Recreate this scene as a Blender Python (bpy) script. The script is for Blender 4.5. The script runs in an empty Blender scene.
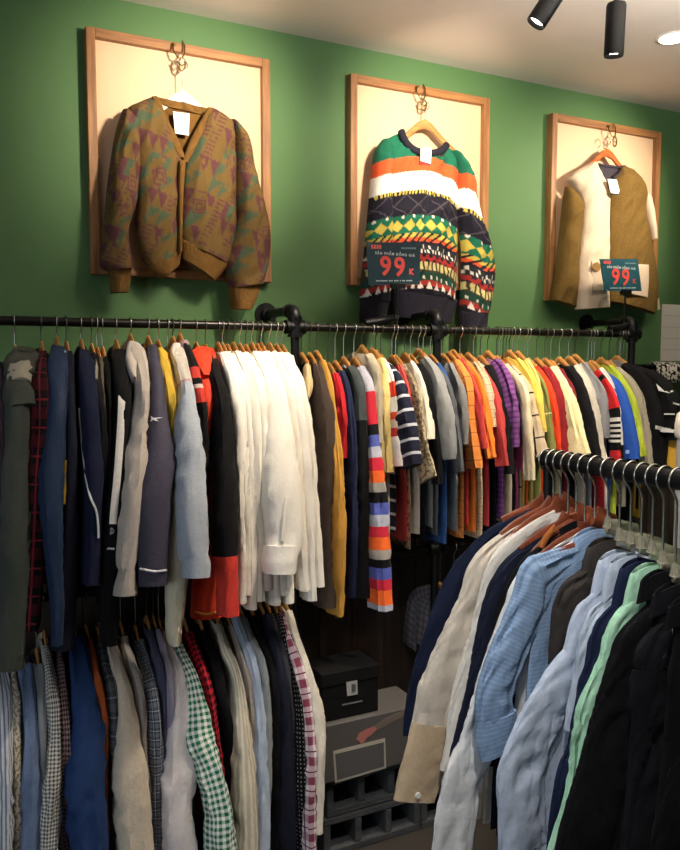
import bpy, math, random
from mathutils import Vector, noise
random.seed(11)
S = bpy.context.scene
COL = S.collection
PI = math.pi

# ------------------------------------------------------------------ camera
FOC, YAW, PITCH = 790.0, math.radians(26.6), math.radians(4.5)
CAM = Vector((0.0, 0.0, 1.70))
FW = Vector((math.sin(YAW) * math.cos(PITCH), math.cos(YAW) * math.cos(PITCH), -math.sin(PITCH)))
RT = Vector((math.cos(YAW), -math.sin(YAW), 0.0))
UP = RT.cross(FW)


def ray(px, py):
    return FW + RT * ((px - 340) / FOC) + UP * ((425 - py) / FOC)


def onY(px, py, Y):
    d = ray(px, py)
    return CAM + d * ((Y - CAM.y) / d.y)


def onX(px, py, X):
    d = ray(px, py)
    return CAM + d * ((X - CAM.x) / d.x)


def onZ(px, py, Z):
    d = ray(px, py)
    return CAM + d * ((Z - CAM.z) / d.z)


cd = bpy.data.cameras.new('camera')
cd.sensor_fit = 'AUTO'
cd.sensor_width = 36.0
cd.lens = FOC / 850 * 36.0
cd.clip_start = 0.05
co = bpy.data.objects.new('camera', cd)
COL.objects.link(co)
co.location = CAM
co.rotation_euler = FW.to_track_quat('-Z', 'Y').to_euler()
S.camera = co

# ------------------------------------------------------------------ materials
def lin(h):
    if isinstance(h, str):
        h = h.lstrip('#')
        c = [int(h[i:i + 2], 16) / 255 for i in (0, 2, 4)]
    else:
        c = [v / 255 for v in h]
    return tuple((v / 12.92 if v <= 0.04045 else ((v + 0.055) / 1.055) ** 2.4) for v in c) + (1.0,)


class NT:
    def __init__(s, name):
        s.m = bpy.data.materials.new(name)
        s.m.use_nodes = True
        s.t = s.m.node_tree
        s.b = s.t.nodes['Principled BSDF']

    def n(s, typ, **kw):
        x = s.t.nodes.new(typ)
        for k, v in kw.items():
            setattr(x, k, v)
        return x

    def put(s, sock, v):
        if hasattr(v, 'node') or isinstance(v, bpy.types.NodeSocket):
            s.t.links.new(v, sock)
        else:
            sock.default_value = v

    def math(s, op, a, b=0.0, c=0.0):
        x = s.n('ShaderNodeMath', operation=op)
        s.put(x.inputs[0], a)
        s.put(x.inputs[1], b)
        s.put(x.inputs[2], c)
        return x.outputs[0]

    def mix(s, f, a, b, mode='MIX'):
        x = s.n('ShaderNodeMix', data_type='RGBA', blend_type=mode)
        s.put(x.inputs[0], f)
        s.put(x.inputs[6], a)
        s.put(x.inputs[7], b)
        return x.outputs[2]

    def noise(s, vec, scale, detail=3.0, rough=0.55):
        x = s.n('ShaderNodeTexNoise')
        if vec is not None:
            s.put(x.inputs['Vector'], vec)
        x.inputs['Scale'].default_value = scale
        x.inputs['Detail'].default_value = detail
        x.inputs['Roughness'].default_value = rough
        return x.outputs['Fac']

    def bump(s, h, strength, dist, normal=None):
        x = s.n('ShaderNodeBump')
        x.inputs['Strength'].default_value = strength
        x.inputs['Distance'].default_value = dist
        s.put(x.inputs['Height'], h)
        if normal is not None:
            s.put(x.inputs['Normal'], normal)
        return x.outputs['Normal']


def plain(name, col, rough=0.5, metal=0.0, spec=0.5, var=0.0, bump=0.0, scale=40.0):
    t = NT(name)
    c = lin(col)
    t.b.inputs['Roughness'].default_value = rough
    t.b.inputs['Metallic'].default_value = metal
    t.b.inputs['Specular IOR Level'].default_value = spec
    tc = t.n('ShaderNodeTexCoord').outputs['Object']
    if var:
        f = t.noise(tc, scale)
        t.put(t.b.inputs['Base Color'], t.mix(f, tuple(v * (1 - var) for v in c[:3]) + (1,), tuple(min(1, v * (1 + var)) for v in c[:3]) + (1,)))
    else:
        t.b.inputs['Base Color'].default_value = c
    if bump:
        t.put(t.b.inputs['Normal'], t.bump(t.noise(tc, scale * 2), bump, 0.004))
    return t.m


_FAB = {}


def fabric(key):
    """key: ('solid',c) ('stripe',c1,c2,period,frac,axis) ('gingham',c1,c2,period) ('plaid',c1,c2,c3,period)
    ('bands',[(c,width),..],offset) ('dots',c1,c2,period) ('blot',c1,c2,scale) ; optional dict last: rough, sheen, crease"""
    kk = repr(key)
    if kk in _FAB:
        return _FAB[kk]
    opt = key[-1] if isinstance(key[-1], dict) else {}
    t = NT('fabric_' + key[0])
    uv = t.n('ShaderNodeUVMap').outputs[0]
    sp = t.n('ShaderNodeSeparateXYZ')
    t.put(sp.inputs[0], uv)
    U, V = sp.outputs[0], sp.outputs[1]

    def band(x, period, frac):
        return t.math('LESS_THAN', t.math('FRACT', t.math('ADD', t.math('DIVIDE', x, period), 100.0)), frac)
    k = key[0]
    if k == 'solid':
        col = lin(key[1])
    elif k == 'stripe':
        a, b = lin(key[1]), lin(key[2])
        col = t.mix(band(V if key[5] == 'v' else U, key[3], key[4]), a, b)
    elif k == 'gingham':
        a, b = lin(key[1]), lin(key[2])
        f = t.math('MULTIPLY', t.math('ADD', band(U, key[3], .5), band(V, key[3], .5)), .5)
        col = t.mix(f, a, b)
    elif k == 'plaid':
        a, b, c = lin(key[1]), lin(key[2]), lin(key[3])
        P = key[4]
        f = t.math('MULTIPLY', t.math('ADD', band(U, P, .42), band(V, P, .42)), .5)
        col = t.mix(f, a, b)
        g = t.math('MAXIMUM', band(t.math('ADD', U, P * .3), P, .07), band(t.math('ADD', V, P * .3), P, .07))
        col = t.mix(g, col, c)
    elif k == 'bands':
        tot = sum(w for _, w in key[1])
        r = t.n('ShaderNodeValToRGB')
        r.color_ramp.interpolation = 'CONSTANT'
        e = r.color_ramp.elements
        pos = 0.0
        for i, (c, w) in enumerate(key[1]):
            el = e[i] if i < 1 else (e[1] if i == 1 else e.new(pos / tot))
            el.position = pos / tot
            el.color = lin(c)
            pos += w
        fr = t.math('FRACT', t.math('ADD', t.math('DIVIDE', t.math('SUBTRACT', V, key[2]), tot), 100.0))
        if opt.get('once'):
            fr = t.math('MINIMUM', t.math('DIVIDE', V, tot), .999)
        t.put(r.inputs[0], fr)
        col = r.outputs[0]
    elif k == 'dots':
        a, b = lin(key[1]), lin(key[2])
        f = t.math('MULTIPLY', band(U, key[3], .35), band(V, key[3], .35))
        col = t.mix(f, a, b)
    elif k == 'blot':
        a, b = lin(key[1]), lin(key[2])
        f = t.math('GREATER_THAN', t.noise(uv, key[3], 1.5), .52)
        col = t.mix(f, a, b)
    elif k == 'attr':
        at = t.n('ShaderNodeAttribute', attribute_name='knit')
        col = at.outputs['Color']
    # mottled yarn
    obj = t.n('ShaderNodeTexCoord').outputs['Object']
    f = t.noise(obj, 90.0, 4.0, .7)
    mot = opt.get('mottle', .18)
    col = t.mix(1.0, col, t.mix(f, (1 - mot,) * 3 + (1,), (1 + mot,) * 3 + (1,)), 'MULTIPLY')
    t.put(t.b.inputs['Base Color'], col)
    t.b.inputs['Roughness'].default_value = opt.get('rough', .85)
    t.b.inputs['Specular IOR Level'].default_value = opt.get('spec', .16)
    t.b.inputs['Sheen Weight'].default_value = opt.get('sheen', .015)
    n1 = t.bump(t.noise(obj, 14.0, 4.0, .6), opt.get('crease', .4), .014)
    if opt.get('ridge'):
        mp = t.n('ShaderNodeMapping')
        t.put(mp.inputs[0], obj)
        mp.inputs['Rotation'].default_value = (0, .35, 0)
        mp.inputs['Scale'].default_value = (1.0, 1.0, .38)
        r_ = t.math('ABSOLUTE', t.math('SUBTRACT', t.noise(mp.outputs[0], 10.0, 2.0, .5), .5))
        n1 = t.bump(t.math('MULTIPLY', r_, 2.0), opt['ridge'], .03, n1)
    n2 = t.bump(t.noise(obj, 420.0, 2.0, .6), opt.get('weave', .25), .002, n1)
    t.put(t.b.inputs['Normal'], n2)
    _FAB[kk] = t.m
    return t.m


def wood(name, c1, c2, axis='x', rough=.5, scale=1.0):
    t = NT(name)
    tc = t.n('ShaderNodeTexCoord').outputs['Object']
    mp = t.n('ShaderNodeMapping')
    t.put(mp.inputs[0], tc)
    sc = {'x': (2, 28, 28), 'y': (28, 2, 28), 'z': (28, 28, 2)}[axis]
    mp.inputs['Scale'].default_value = [v * scale for v in sc]
    f = t.noise(mp.outputs[0], 1.6, 5.0, .65)
    r = t.n('ShaderNodeValToRGB')
    t.put(r.inputs[0], f)
    r.color_ramp.elements[0].position = .32
    r.color_ramp.elements[1].position = .68
    r.color_ramp.elements[0].color = lin(c1)
    r.color_ramp.elements[1].color = lin(c2)
    t.put(t.b.inputs['Base Color'], r.outputs[0])
    t.b.inputs['Roughness'].default_value = rough
    t.put(t.b.inputs['Normal'], t.bump(f, .2, .003))
    return t.m


def glow(name, col, strength):
    t = NT(name)
    t.b.inputs['Base Color'].default_value = lin(col)
    t.b.inputs['Emission Color'].default_value = lin(col)
    t.b.inputs['Emission Strength'].default_value = strength
    return t.m


# ------------------------------------------------------------------ objects
def tag(o, label=None, cat=None, group=None, kind=None):
    if label:
        o['label'] = label
    if cat:
        o['category'] = cat
    if group:
        o['group'] = group
    if kind:
        o['kind'] = kind
    return o


def empty(name, loc, rz=0.0, label=None, cat=None, group=None):
    o = bpy.data.objects.new(name, None)
    o.empty_display_size = .05
    COL.objects.link(o)
    o.location = loc
    o.rotation_euler = (0, 0, rz)
    return tag(o, label, cat, group)


class MB:
    def __init__(s):
        s.v, s.f, s.uv, s.c, s.mi = [], [], [], [], []

    def add(s, verts, faces, uvs=None, mi=0):
        b = len(s.v)
        s.v += [tuple(p) for p in verts]
        s.uv += list(uvs) if uvs else [(p[0], p[2]) for p in verts]
        for f in faces:
            s.f.append(tuple(b + i for i in f))
            s.mi.append(mi)
        return s

    def box(s, lo, hi, mi=0):
        (x0, y0, z0), (x1, y1, z1) = lo, hi
        v = [(x0, y0, z0), (x1, y0, z0), (x1, y1, z0), (x0, y1, z0), (x0, y0, z1), (x1, y0, z1), (x1, y1, z1), (x0, y1, z1)]
        return s.add(v, [(0, 3, 2, 1), (4, 5, 6, 7), (0, 1, 5, 4), (1, 2, 6, 5), (2, 3, 7, 6), (3, 0, 4, 7)], mi=mi)

    def pipe(s, pts, r, K=14, caps=True, mi=0):
        """tube of round section through pts; r a number or one per point"""
        pts = [Vector(p) for p in pts]
        rr = r if isinstance(r, (list, tuple)) else [r] * len(pts)
        prev = None
        rings = []
        for i, p in enumerate(pts):
            a = pts[max(i - 1, 0)]
            b = pts[min(i + 1, len(pts) - 1)]
            T = (b - a)
            if T.length < 1e-9:
                T = Vector((0, 0, 1))
            T.normalize()
            if prev is None:
                h = Vector((0, 0, 1)) if abs(T.z) < .9 else Vector((1, 0, 0))
                A = T.cross(h).normalized()
            else:
                A = (prev - T * prev.dot(T))
                A = A.normalized() if A.length > 1e-6 else T.orthogonal().normalized()
            prev = A
            B = T.cross(A)
            rings.append([p + (A * math.cos(2 * PI * k / K) + B * math.sin(2 * PI * k / K)) * rr[i] for k in range(K)])
        v = [q for R in rings for q in R]
        f = []
        for i in range(len(rings) - 1):
            for k in range(K):
                k2 = (k + 1) % K
                f.append((i * K + k, i * K + k2, (i + 1) * K + k2, (i + 1) * K + k))
        if caps:
            f.append(tuple(range(K - 1, -1, -1)))
            f.append(tuple((len(rings) - 1) * K + k for k in range(K)))
        return s.add(v, f, mi=mi)

    def build(s, name, mats, parent=None, smooth=True, bevel=0.0, loc=None):
        me = bpy.data.meshes.new(name)
        me.from_pydata(s.v, [], s.f)
        ul = me.uv_layers.new(name='UVMap')
        li = [0] * len(me.loops)
        me.loops.foreach_get('vertex_index', li)
        ul.data.foreach_set('uv', [c for i in li for c in s.uv[i]])
        if not isinstance(mats, (list, tuple)):
            mats = [mats]
        for m in mats:
            me.materials.append(m)
        if len(mats) > 1:
            me.polygons.foreach_set('material_index', s.mi)
        if s.c:
            at = me.color_attributes.new('knit', 'FLOAT_COLOR', 'POINT')
            at.data.foreach_set('color', [q for c in s.c for q in c])
        me.polygons.foreach_set('use_smooth', [smooth] * len(me.polygons))
        o = bpy.data.objects.new(name, me)
        COL.objects.link(o)
        if parent:
            o.parent = parent
        if loc is not None:
            o.location = loc
        if bevel:
            md = o.modifiers.new('bevel', 'BEVEL')
            md.width = bevel
            md.segments = 2
            md.limit_method = 'ANGLE'
        if smooth and not bevel:
            try:
                me.set_sharp_from_angle(angle=math.radians(50))
            except Exception:
                pass
        return o


def cr(p0, p1, p2, p3, t):
    return 0.5 * ((2 * p1) + (-p0 + p2) * t + (2 * p0 - 5 * p1 + 4 * p2 - p3) * t * t + (-p0 + 3 * p1 - 3 * p2 + p3) * t ** 3)


def resample(pts, M):
    """pts: tuples of floats, the first three a position; Catmull-Rom by chord length"""
    n = len(pts)
    cum = [0.0]
    for i in range(1, n):
        cum.append(cum[-1] + max(1e-5, math.dist(pts[i][:3], pts[i - 1][:3])))
    out = []
    for k in range(M):
        s = cum[-1] * k / (M - 1)
        i = 0
        while i < n - 2 and cum[i + 1] < s:
            i += 1
        t = (s - cum[i]) / (cum[i + 1] - cum[i])
        t = min(max(t, 0), 1)
        q = [pts[max(i - 1, 0)], pts[i], pts[i + 1], pts[min(i + 2, n - 1)]]
        out.append(tuple(cr(q[0][j], q[1][j], q[2][j], q[3][j], t) for j in range(len(pts[0]))))
    return out


def sgnp(x, p):
    return math.copysign(abs(x) ** p, x)


def sleeve_geo(mb, pts, M=26, K=14, amp=.004, seed=0.0, sup=.8, v0=0.0, nlim=1.0):
    """pts: (w, n, z, d, b). A cloth tube along the path, half depth d in the garment's plane, half thickness b across it."""
    R = resample(pts, M)
    V, F, UV = [], [], []
    per = 4 * .85 * (max(r[3] for r in R) + max(r[4] for r in R))
    vv = v0
    for i, r in enumerate(R):
        P = Vector(r[:3])
        a, b = R[max(i - 1, 0)], R[min(i + 1, M - 1)]
        T = (Vector(b[:3]) - Vector(a[:3]))
        T = T.normalized() if T.length > 1e-9 else Vector((0, 0, -1))
        N = Vector((0, 1, 0))
        N = (N - T * N.dot(T)).normalized()
        D = N.cross(T).normalized()
        if i:
            vv += math.dist(R[i][:3], R[i - 1][:3])
        d, bb = max(r[3], .003), max(r[4], .003)
        A = min(amp, bb * .6)
        for k in range(K):
            th = 2 * PI * k / K
            cx, sx = sgnp(math.cos(th), sup), sgnp(math.sin(th), sup)
            c_, s_ = math.cos(th), math.sin(th)
            w1 = noise.noise(Vector((c_ * .9 + seed, s_ * .9, vv * 4)))
            lf = 1 - 2.2 * abs(noise.noise(Vector((c_ * 2.1 + seed, s_ * 2.1, vv * 3.2 + seed))))      # folds that run down the cloth
            tf = 1 - 2.4 * abs(noise.noise(Vector((c_ * .9, s_ * .9 + seed, vv * 17 + 1.1 * c_ + 2.0 * s_))))  # slanting creases
            el = math.exp(-((i / (M - 1) - .58) / .2) ** 2)
            e = A * (w1 * .8 + lf * .75 + tf * (.35 + .6 * el) - .3)
            V.append(P + D * (d * cx + e * cx * .9) + N * (bb * sx + max(-nlim, min(nlim, e * 1.1)) * sx))
            UV.append((per * k / K, vv))
    for i in range(M - 1):
        for k in range(K):
            k2 = (k + 1) % K
            F.append((i * K + k, (i + 1) * K + k, (i + 1) * K + k2, i * K + k2))
    F.append(tuple(range(K)))
    F.append(tuple((M - 1) * K + k for k in range(K - 1, -1, -1)))
    mb.add(V, F, UV)
    return mb


def loft_geo(mb, levels, K=24, sup=.75, amp=0.0, seed=0.0, fold=0.0, cap_end=True, cap_start=False, v0=0.0):
    """levels: (z, a, b, n): superellipses of half width a along w and b along n, centred at n"""
    V, F, UV = [], [], []
    M = len(levels)
    per = 4 * max(l[1] for l in levels)
    vv = v0
    for i, (z, a, b, n) in enumerate(levels):
        if i:
            vv += math.dist((z, a), (levels[i - 1][0], levels[i - 1][1]))
        g = min(1, i / (M * .5))
        for k in range(K):
            th = 2 * PI * k / K
            cx, sx = sgnp(math.cos(th), sup), sgnp(math.sin(th), sup)
            w = a * cx
            e = amp * noise.noise(Vector((math.cos(th) * 2 + seed, math.sin(th) * 2, z * 7)))
            nn = n + b * sx + e * sx + fold * g * math.sin(w * 40 + seed * 3 + z * 2)
            V.append(Vector((w + e * cx, nn, z + (.012 * g * noise.noise(Vector((w * 9, seed, 0))) if i == M - 1 else 0))))
            UV.append((per * k / K, vv))
    for i in range(M - 1):
        for k in range(K):
            k2 = (k + 1) % K
            F.append((i * K + k, (i + 1) * K + k, (i + 1) * K + k2, i * K + k2))
    if cap_end:
        F.append(tuple((M - 1) * K + k for k in range(K - 1, -1, -1)))
    if cap_start:
        F.append(tuple(range(K)))
    mb.add(V, F, UV)
    return mb
# ------------------------------------------------------------------ shared materials
M_IRON = plain('black_iron', '#17181a', .42, .6, .5, var=.25, bump=.25, scale=60)
M_RAIL = plain('worn_black_rail', '#2a2926', .33, .8, .5, var=.3, scale=50)
M_STEEL = plain('hook_steel', '#c9c9c4', .22, 1.0)
M_DSTEEL = plain('dark_hook_steel', '#6a6864', .3, 1.0)
M_HWOOD = wood('hanger_wood', '#a9713a', '#c8924f', 'x', .4)
M_HRED = wood('dark_hanger_wood', '#5e2a17', '#84442a', 'x', .35)
M_HORANGE = wood('orange_hanger_wood', '#9a4a1c', '#b86428', 'x', .35)
M_WHITEP = plain('white_paint', '#e9e6dc', .4)
t_ = NT('clear_plastic')
t_.b.inputs['Base Color'].default_value = lin('#e6dec4')
t_.b.inputs['Roughness'].default_value = .18
t_.b.inputs['Transmission Weight'].default_value = .8
M_CLEAR = t_.m

WALL_Y = 2.8
RAIL_Y = 2.52
RAIL_Z = onY(293, 327, RAIL_Y).z
LOW_Z = 0.985
D_Z = 1.45
D_X = onZ(545, 459, D_Z).x


def s(c, **kw):
    return ('solid', c, kw) if kw else ('solid', c)


def smooth01(x):
    x = min(max(x, 0), 1)
    return x * x * (3 - 2 * x)


def w_of_drop(dr, sw, flare):
    P = [(0, .05), (.03, .05 + (sw - .05) * .38), (.075, .05 + (sw - .05) * .8), (.13, sw), (.4, sw + flare * .6), (.9, sw + flare)]
    for (a, wa), (b, wb) in zip(P, P[1:]):
        if dr <= b:
            return wa + (wb - wa) * max(0, (dr - a)) / (b - a)
    return P[-1][1]


def px_m(px, P):
    return px * (P - CAM).dot(FW) / FOC


def rows_front(tr, g, X0, Zr, z0):
    """traced strip rows -> arm points on the front layer (w from the drop below the neck)"""
    out = []
    sw, fl = g.get('sw', .2), g.get('flare', .05)
    for (py, xl, xr) in tr:
        xc = (xl + xr) / 2
        w = .1
        for _ in range(4):
            P = onY(xc, py, RAIL_Y - w)
            w = w_of_drop(z0 - P.z, sw, fl)
        P = onY(xc, py, RAIL_Y - w)
        r = ray(xc, py)
        ca = r.y / math.hypot(r.x, r.y)
        h = px_m((xr - xl) / 2, P)
        b = min(h / ca, g.get('bmax', .06))
        out.append((w, P.x - X0, P.z - Zr - .008, .012 + .033 * smooth01((z0 - P.z) / .2), b))
    return out


def rows_plane(tr, g, X0, Zr, z0):
    """traced strip rows -> arm points in the garment's own plane X = X0"""
    out = []
    for (py, xl, xr) in tr:
        xc = (xl + xr) / 2
        r = ray(xc, py)
        w = RAIL_Y - onX(xc, py, X0).y
        w = min(max(w, .03), .36)
        P = onY(xc, py, RAIL_Y - w)
        hh = math.hypot(r.x, r.y)
        ca, sa = r.y / hh, r.x / hh
        h = px_m((xr - xl) / 2, P)
        b = min(h / ca * .7, g['bmax'])
        d = math.sqrt(max(h * h - (b * ca) ** 2, 0)) / sa
        dr = z0 - P.z
        out.append((w, P.x - X0, P.z - Zr - .008, min(max(d, .012), .012 + .012 * smooth01(dr / .05) + .045 * smooth01(dr / .18)), b))
    return out


def arm_eval(arm, z):
    """(w, n, d, b) of the arm at height z (arms run downwards)"""
    R = arm
    if z >= R[0][2]:
        return R[0][0], R[0][1], R[0][3], R[0][4]
    for a, b in zip(R, R[1:]):
        if b[2] <= z <= a[2]:
            t = (a[2] - z) / max(1e-6, a[2] - b[2])
            return tuple(a[j] + (b[j] - a[j]) * t for j in (0, 1, 3, 4))
    return R[-1][0], R[-1][1], R[-1][3], R[-1][4]


def surf_pt(px, py, arm, X0, Zr, lift=.0075):
    w = .25
    for _ in range(5):
        P = onY(px, py, RAIL_Y - w)
        wc, nc, d, b = arm_eval(arm, P.z - Zr)
        q = min(1.0, abs((P.x - X0 - nc) / max(b, .004)))
        w = wc + d * (max(0.0, 1 - q ** 2.2)) ** .5 + lift
    return Vector((w, P.x - X0, P.z - Zr))


def hanger(label, loc, rot, arm, far, kind='wood', group=None):
    e = empty('clothes_hanger', loc, rot, label, 'hanger', group)
    wood_ = {'wood': M_HWOOD, 'red': M_HRED, 'clear': M_CLEAR}[kind]
    rr = .0185 if kind == 'wood' else .0265
    zb = arm[0][2] + (.026 if kind == 'wood' else .034)
    pts = []
    for i in range(15):
        a = math.radians(170 - i * 215 / 14)
        pts.append((rr * math.cos(a), 0, rr * math.sin(a)))
    lo = -rr * 1.75
    pts += [(rr * .32, 0, lo * .68), (rr * .06, 0, lo * .95), (0, 0, lo * 1.15), (0, 0, zb)]
    MB().pipe(pts, .0019 if kind == 'wood' else .0027, 8).build('hook', M_STEEL if kind != 'wood' or random.random() < .55 else M_DSTEEL, e)
    m = MB()
    if kind == 'wood':
        dd, bb, up = .0105, .0045, 0.0
    else:
        dd, bb, up = (.02 if kind == 'red' else .015), .006, (.014 if kind == 'red' else .02)
    a1 = [(0, 0, zb + .006, dd * 1.25, bb)] + [(p[0], min(max(p[1], -.006), .006), p[2] + up, dd, bb) for p in resample(arm[:4], 6) if p[0] < .165]
    sleeve_geo(m, a1, 12, 8, 0.0, 0, .7)
    a2 = [(0, 0, zb + .006, dd * 1.25, bb)] + [(p[0], 0, p[2] + up, dd, bb) for p in far[:3]]
    sleeve_geo(m, a2, 10, 8, 0.0, 0, .7)
    m.build('shoulder_bar', wood_, e)
    if kind == 'clear':
        MB().pipe([(0, 0, zb + .03), (0, 0, zb + .002)], [.006, .012], 10).build('hook_socket', M_CLEAR, e)
    return e


def far_arm(z0, drop, long_, b, sw=.19):
    z = z0
    p = [(-.05, 0, z, .02, b), (-.12, 0, z - .03, .024, b), (-sw + .01, 0, z - .075, .035, b), (-sw - .015, 0, z - .17, .05, b)]
    p += [(-sw - .03, 0, z - .4, .05, b), (-sw - .035, 0, z - .62, .04, b)] if long_ else [(-sw - .03, 0, z - .28, .055, b)]
    return p


def collar_geo(kind, z0, b, m, aw=.066):
    b = max(b, .009)
    z0 -= .02
    if kind == 'shirt':
        lv = [(z0 - .012, aw, b, 0), (z0 + .014, aw * .93, b * .95, 0), (z0 + .03, aw * .88, b * .95, 0), (z0 + .031, aw * .95, b * 1.2, 0),
              (z0 + .012, aw * 1.12, b * 1.4, 0), (z0 - .018, aw * 1.3, b * 1.45, 0)]
    elif kind == 'stand':
        lv = [(z0 - .014, aw * 1.12, b, 0), (z0 + .02, aw, b * 1.15, 0), (z0 + .04, aw * .95, b * 1.1, 0), (z0 + .041, aw * .85, b * .8, 0), (z0 + .01, aw * .85, b * .7, 0)]
    else:
        lv = [(z0 - .02, aw * 1.2, b, 0), (z0 - .004, aw * 1.08, b * 1.1, 0), (z0 + .006, aw, b, 0), (z0 + .004, aw * .93, b * .8, 0), (z0 - .012, aw * .95, b * .7, 0)]
    b0 = len(m.v)
    loft_geo(m, lv, 28, .92, .002, z0 * 9, cap_end=False)
    n_ = len(lv)
    for i in range(b0, len(m.v)):
        w, n, z = m.v[i]
        k = (i - b0) // 28 / (n_ - 1)
        m.v[i] = (w, n, z - (.010 + .024 * k) * min(1.6, (w / aw) ** 2))


def garment(g, X0, loc, rot, Zr, arm, slot, label, group, rail_label, kindh='wood', with_hanger=True, hi=False):
    seed = random.uniform(0, 50)
    z0 = arm[0][2]
    fab = fabric(g['fab'])
    bfab = fabric(g.get('bfab', g['fab']))
    cat = {'t_shirt': 't-shirt', 'polo_shirt': 'polo shirt'}.get(g['kind'], g['kind'].replace('_', ' '))
    root = empty(g['kind'], loc, rot, label, cat, group)
    bb = min(max(slot * .32, .005), g.get('bb', .02))
    long_ = arm[-1][2] < z0 - .45
    far = far_arm(z0, 0, long_, bb)
    # body with the wall-side sleeve
    a = g.get('a', .185)
    L = g.get('L', .76)
    zt = z0
    nd = g.get('nd', 0.0)
    lv = []
    for i in range(7):
        t = i / 6
        zz = zt - .1 * t
        lv.append((zz, min(a, max(.045, arm_eval(arm, zz)[0] - .25 * arm_eval(arm, zz)[2])) if t > 0 else .05, bb * (.8 + .2 * t), 0))
    N = 16
    for i in range(1, N + 1):
        t = i / N
        z = zt - .1 + (-L - (zt - .1)) * t
        aa = lv[6][1] + (a - lv[6][1]) * smooth01(t * 3)
        aa = min(aa, max(.06, arm_eval(arm, z)[0]))
        lv.append((z, aa - .012 * math.sin(PI * min(1, t * 1.5)) + g.get('hemw', .012) * t, bb, nd * t * t))
    m = MB()
    loft_geo(m, lv, 32 if hi else 22, .7, bb * .35, seed, min(bb * .35, .006))
    sleeve_geo(m, far, 14, 10, bb * .3, seed + 5, .8)
    m.build('body', bfab, root)
    # near sleeve
    m = MB()
    M, K = (84, 36) if hi else ((44, 20) if long_ else (26, 18))
    amp = g.get('amp', .010 if hi else (.0035 if g.get('lines') or g.get('polys') else .008))
    sleeve_geo(m, arm, M, K, amp, seed, .8, nlim=g.get('nlim', 1.0))
    sl = m.build('sleeve', fab, root)
    if g.get('sleevelabel'):
        sl['label'] = g['sleevelabel']
    ck = g.get('col', 'shirt')
    if ck != 'none':
        m = MB()
        collar_geo(ck, z0, bb, m)
        c = m.build('collar', fabric(g.get('cfab', g['fab'])), root)
        if 'cfab' in g:
            c['label'] = g.get('clabel', 'contrasting collar')
    if with_hanger:
        hanger(rail_label, loc, rot, arm, far, kindh)
    return root, sl


def front_extras(g, root, sl, arm, X0, Zr):
    z0 = arm[0][2] + Zr
    for (nm, fb, rows, lab) in g.get('pieces', []):       # cuffs, hoods, collars traced as strips of their own
        pts = rows_front(rows, dict(g, bmax=.08), X0, Zr, z0)
        pts = [(p[0] + g.get('plift', 0.0), p[1], p[2], p[3] + g.get('pd', .006), p[4]) for p in pts]
        m = MB()
        sleeve_geo(m, pts, 14, 16, g.get('pamp', .003), random.uniform(0, 30), .8)
        o = m.build(nm, fabric(fb), sl if nm in ('cuff',) else root)
        if lab:
            o['label'] = lab
    for (nm, fb, pts, wpx, lab) in g.get('lines', []):
        pl = resample([tuple(p) + (0,) for p in pts], max(8, 4 * len(pts)))
        q = []
        for (px, py, _z) in pl:
            P = surf_pt(px, py, arm, X0, Zr)
            q.append((P.x, P.y, P.z, .0025, px_m(wpx / 2, Vector((P.y + X0, RAIL_Y - P.x, P.z + Zr)))))
        m = MB()
        sleeve_geo(m, q, len(q), 8, 0, 0, .8)
        o = m.build(nm, fabric(fb), sl)
        if lab:
            o['label'] = lab
    for (nm, fb, polys, lab) in g.get('polys', []):
        m = MB()
        for poly in polys:
            V = [surf_pt(px, py, arm, X0, Zr, .015) for px, py in poly]
            V2 = [v + Vector((-.003, 0, 0)) for v in V]
            n = len(V)
            F = [tuple(range(n)), tuple(range(2 * n - 1, n - 1, -1))] + [(i, n + i, n + (i + 1) % n, (i + 1) % n) for i in range(n)]
            m.add(V + V2, F)
        o = m.build(nm, fabric(fb), sl, smooth=False)
        if lab:
            o['label'] = lab


def run_rail(specs, Zr, mode, group, tail, hangers=True):
    # hang point of each garment: where its neck stands 5 cm in front of the rail
    X = []
    for g in specs:
        py, xl, xr = g['tr'][0]
        X.append(onY((xl + xr) / 2, py, RAIL_Y - .05).x)
    order = sorted(range(len(specs)), key=lambda i: X[i])
    gap = .0155
    for _ in range(60):
        for a, b in zip(order, order[1:]):
            if X[b] - X[a] < gap:
                m = (X[a] + X[b]) / 2
                X[a], X[b] = m - gap / 2, m + gap / 2
    for k, i in enumerate(order):
        g = specs[i]
        X0 = X[i]
        sl_ = min(X0 - X[order[k - 1]] if k else .03, X[order[k + 1]] - X0 if k < len(order) - 1 else .03)
        py, xl, xr = g['tr'][0]
        z0 = onY((xl + xr) / 2, py, RAIL_Y - .05).z
        if mode == 'front':
            arm = rows_front(g['tr'], g, X0, Zr, z0)
        else:
            g.setdefault('bmax', min(max(sl_ * .45, .009), .018))
            arm = rows_plane(g['tr'], g, X0, Zr, z0)
        arm[0] = (min(arm[0][0], .055),) + arm[0][1:]
        ph = g['ph']
        root, sl = garment(g, X0, (X0, RAIL_Y, Zr), -PI / 2, Zr, arm, sl_, ph[0].upper() * 0 + ph + tail, group if not g.get('grp') else g['grp'],
                           g.get('hl', 'wooden hanger holding the ' + ph), with_hanger=hangers)
        front_extras(g, root, sl, arm, X0, Zr)


def G(kind, ph, fab, tr, **kw):
    return dict(kind=kind, ph=ph, fab=fab, tr=tr, **kw)
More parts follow.
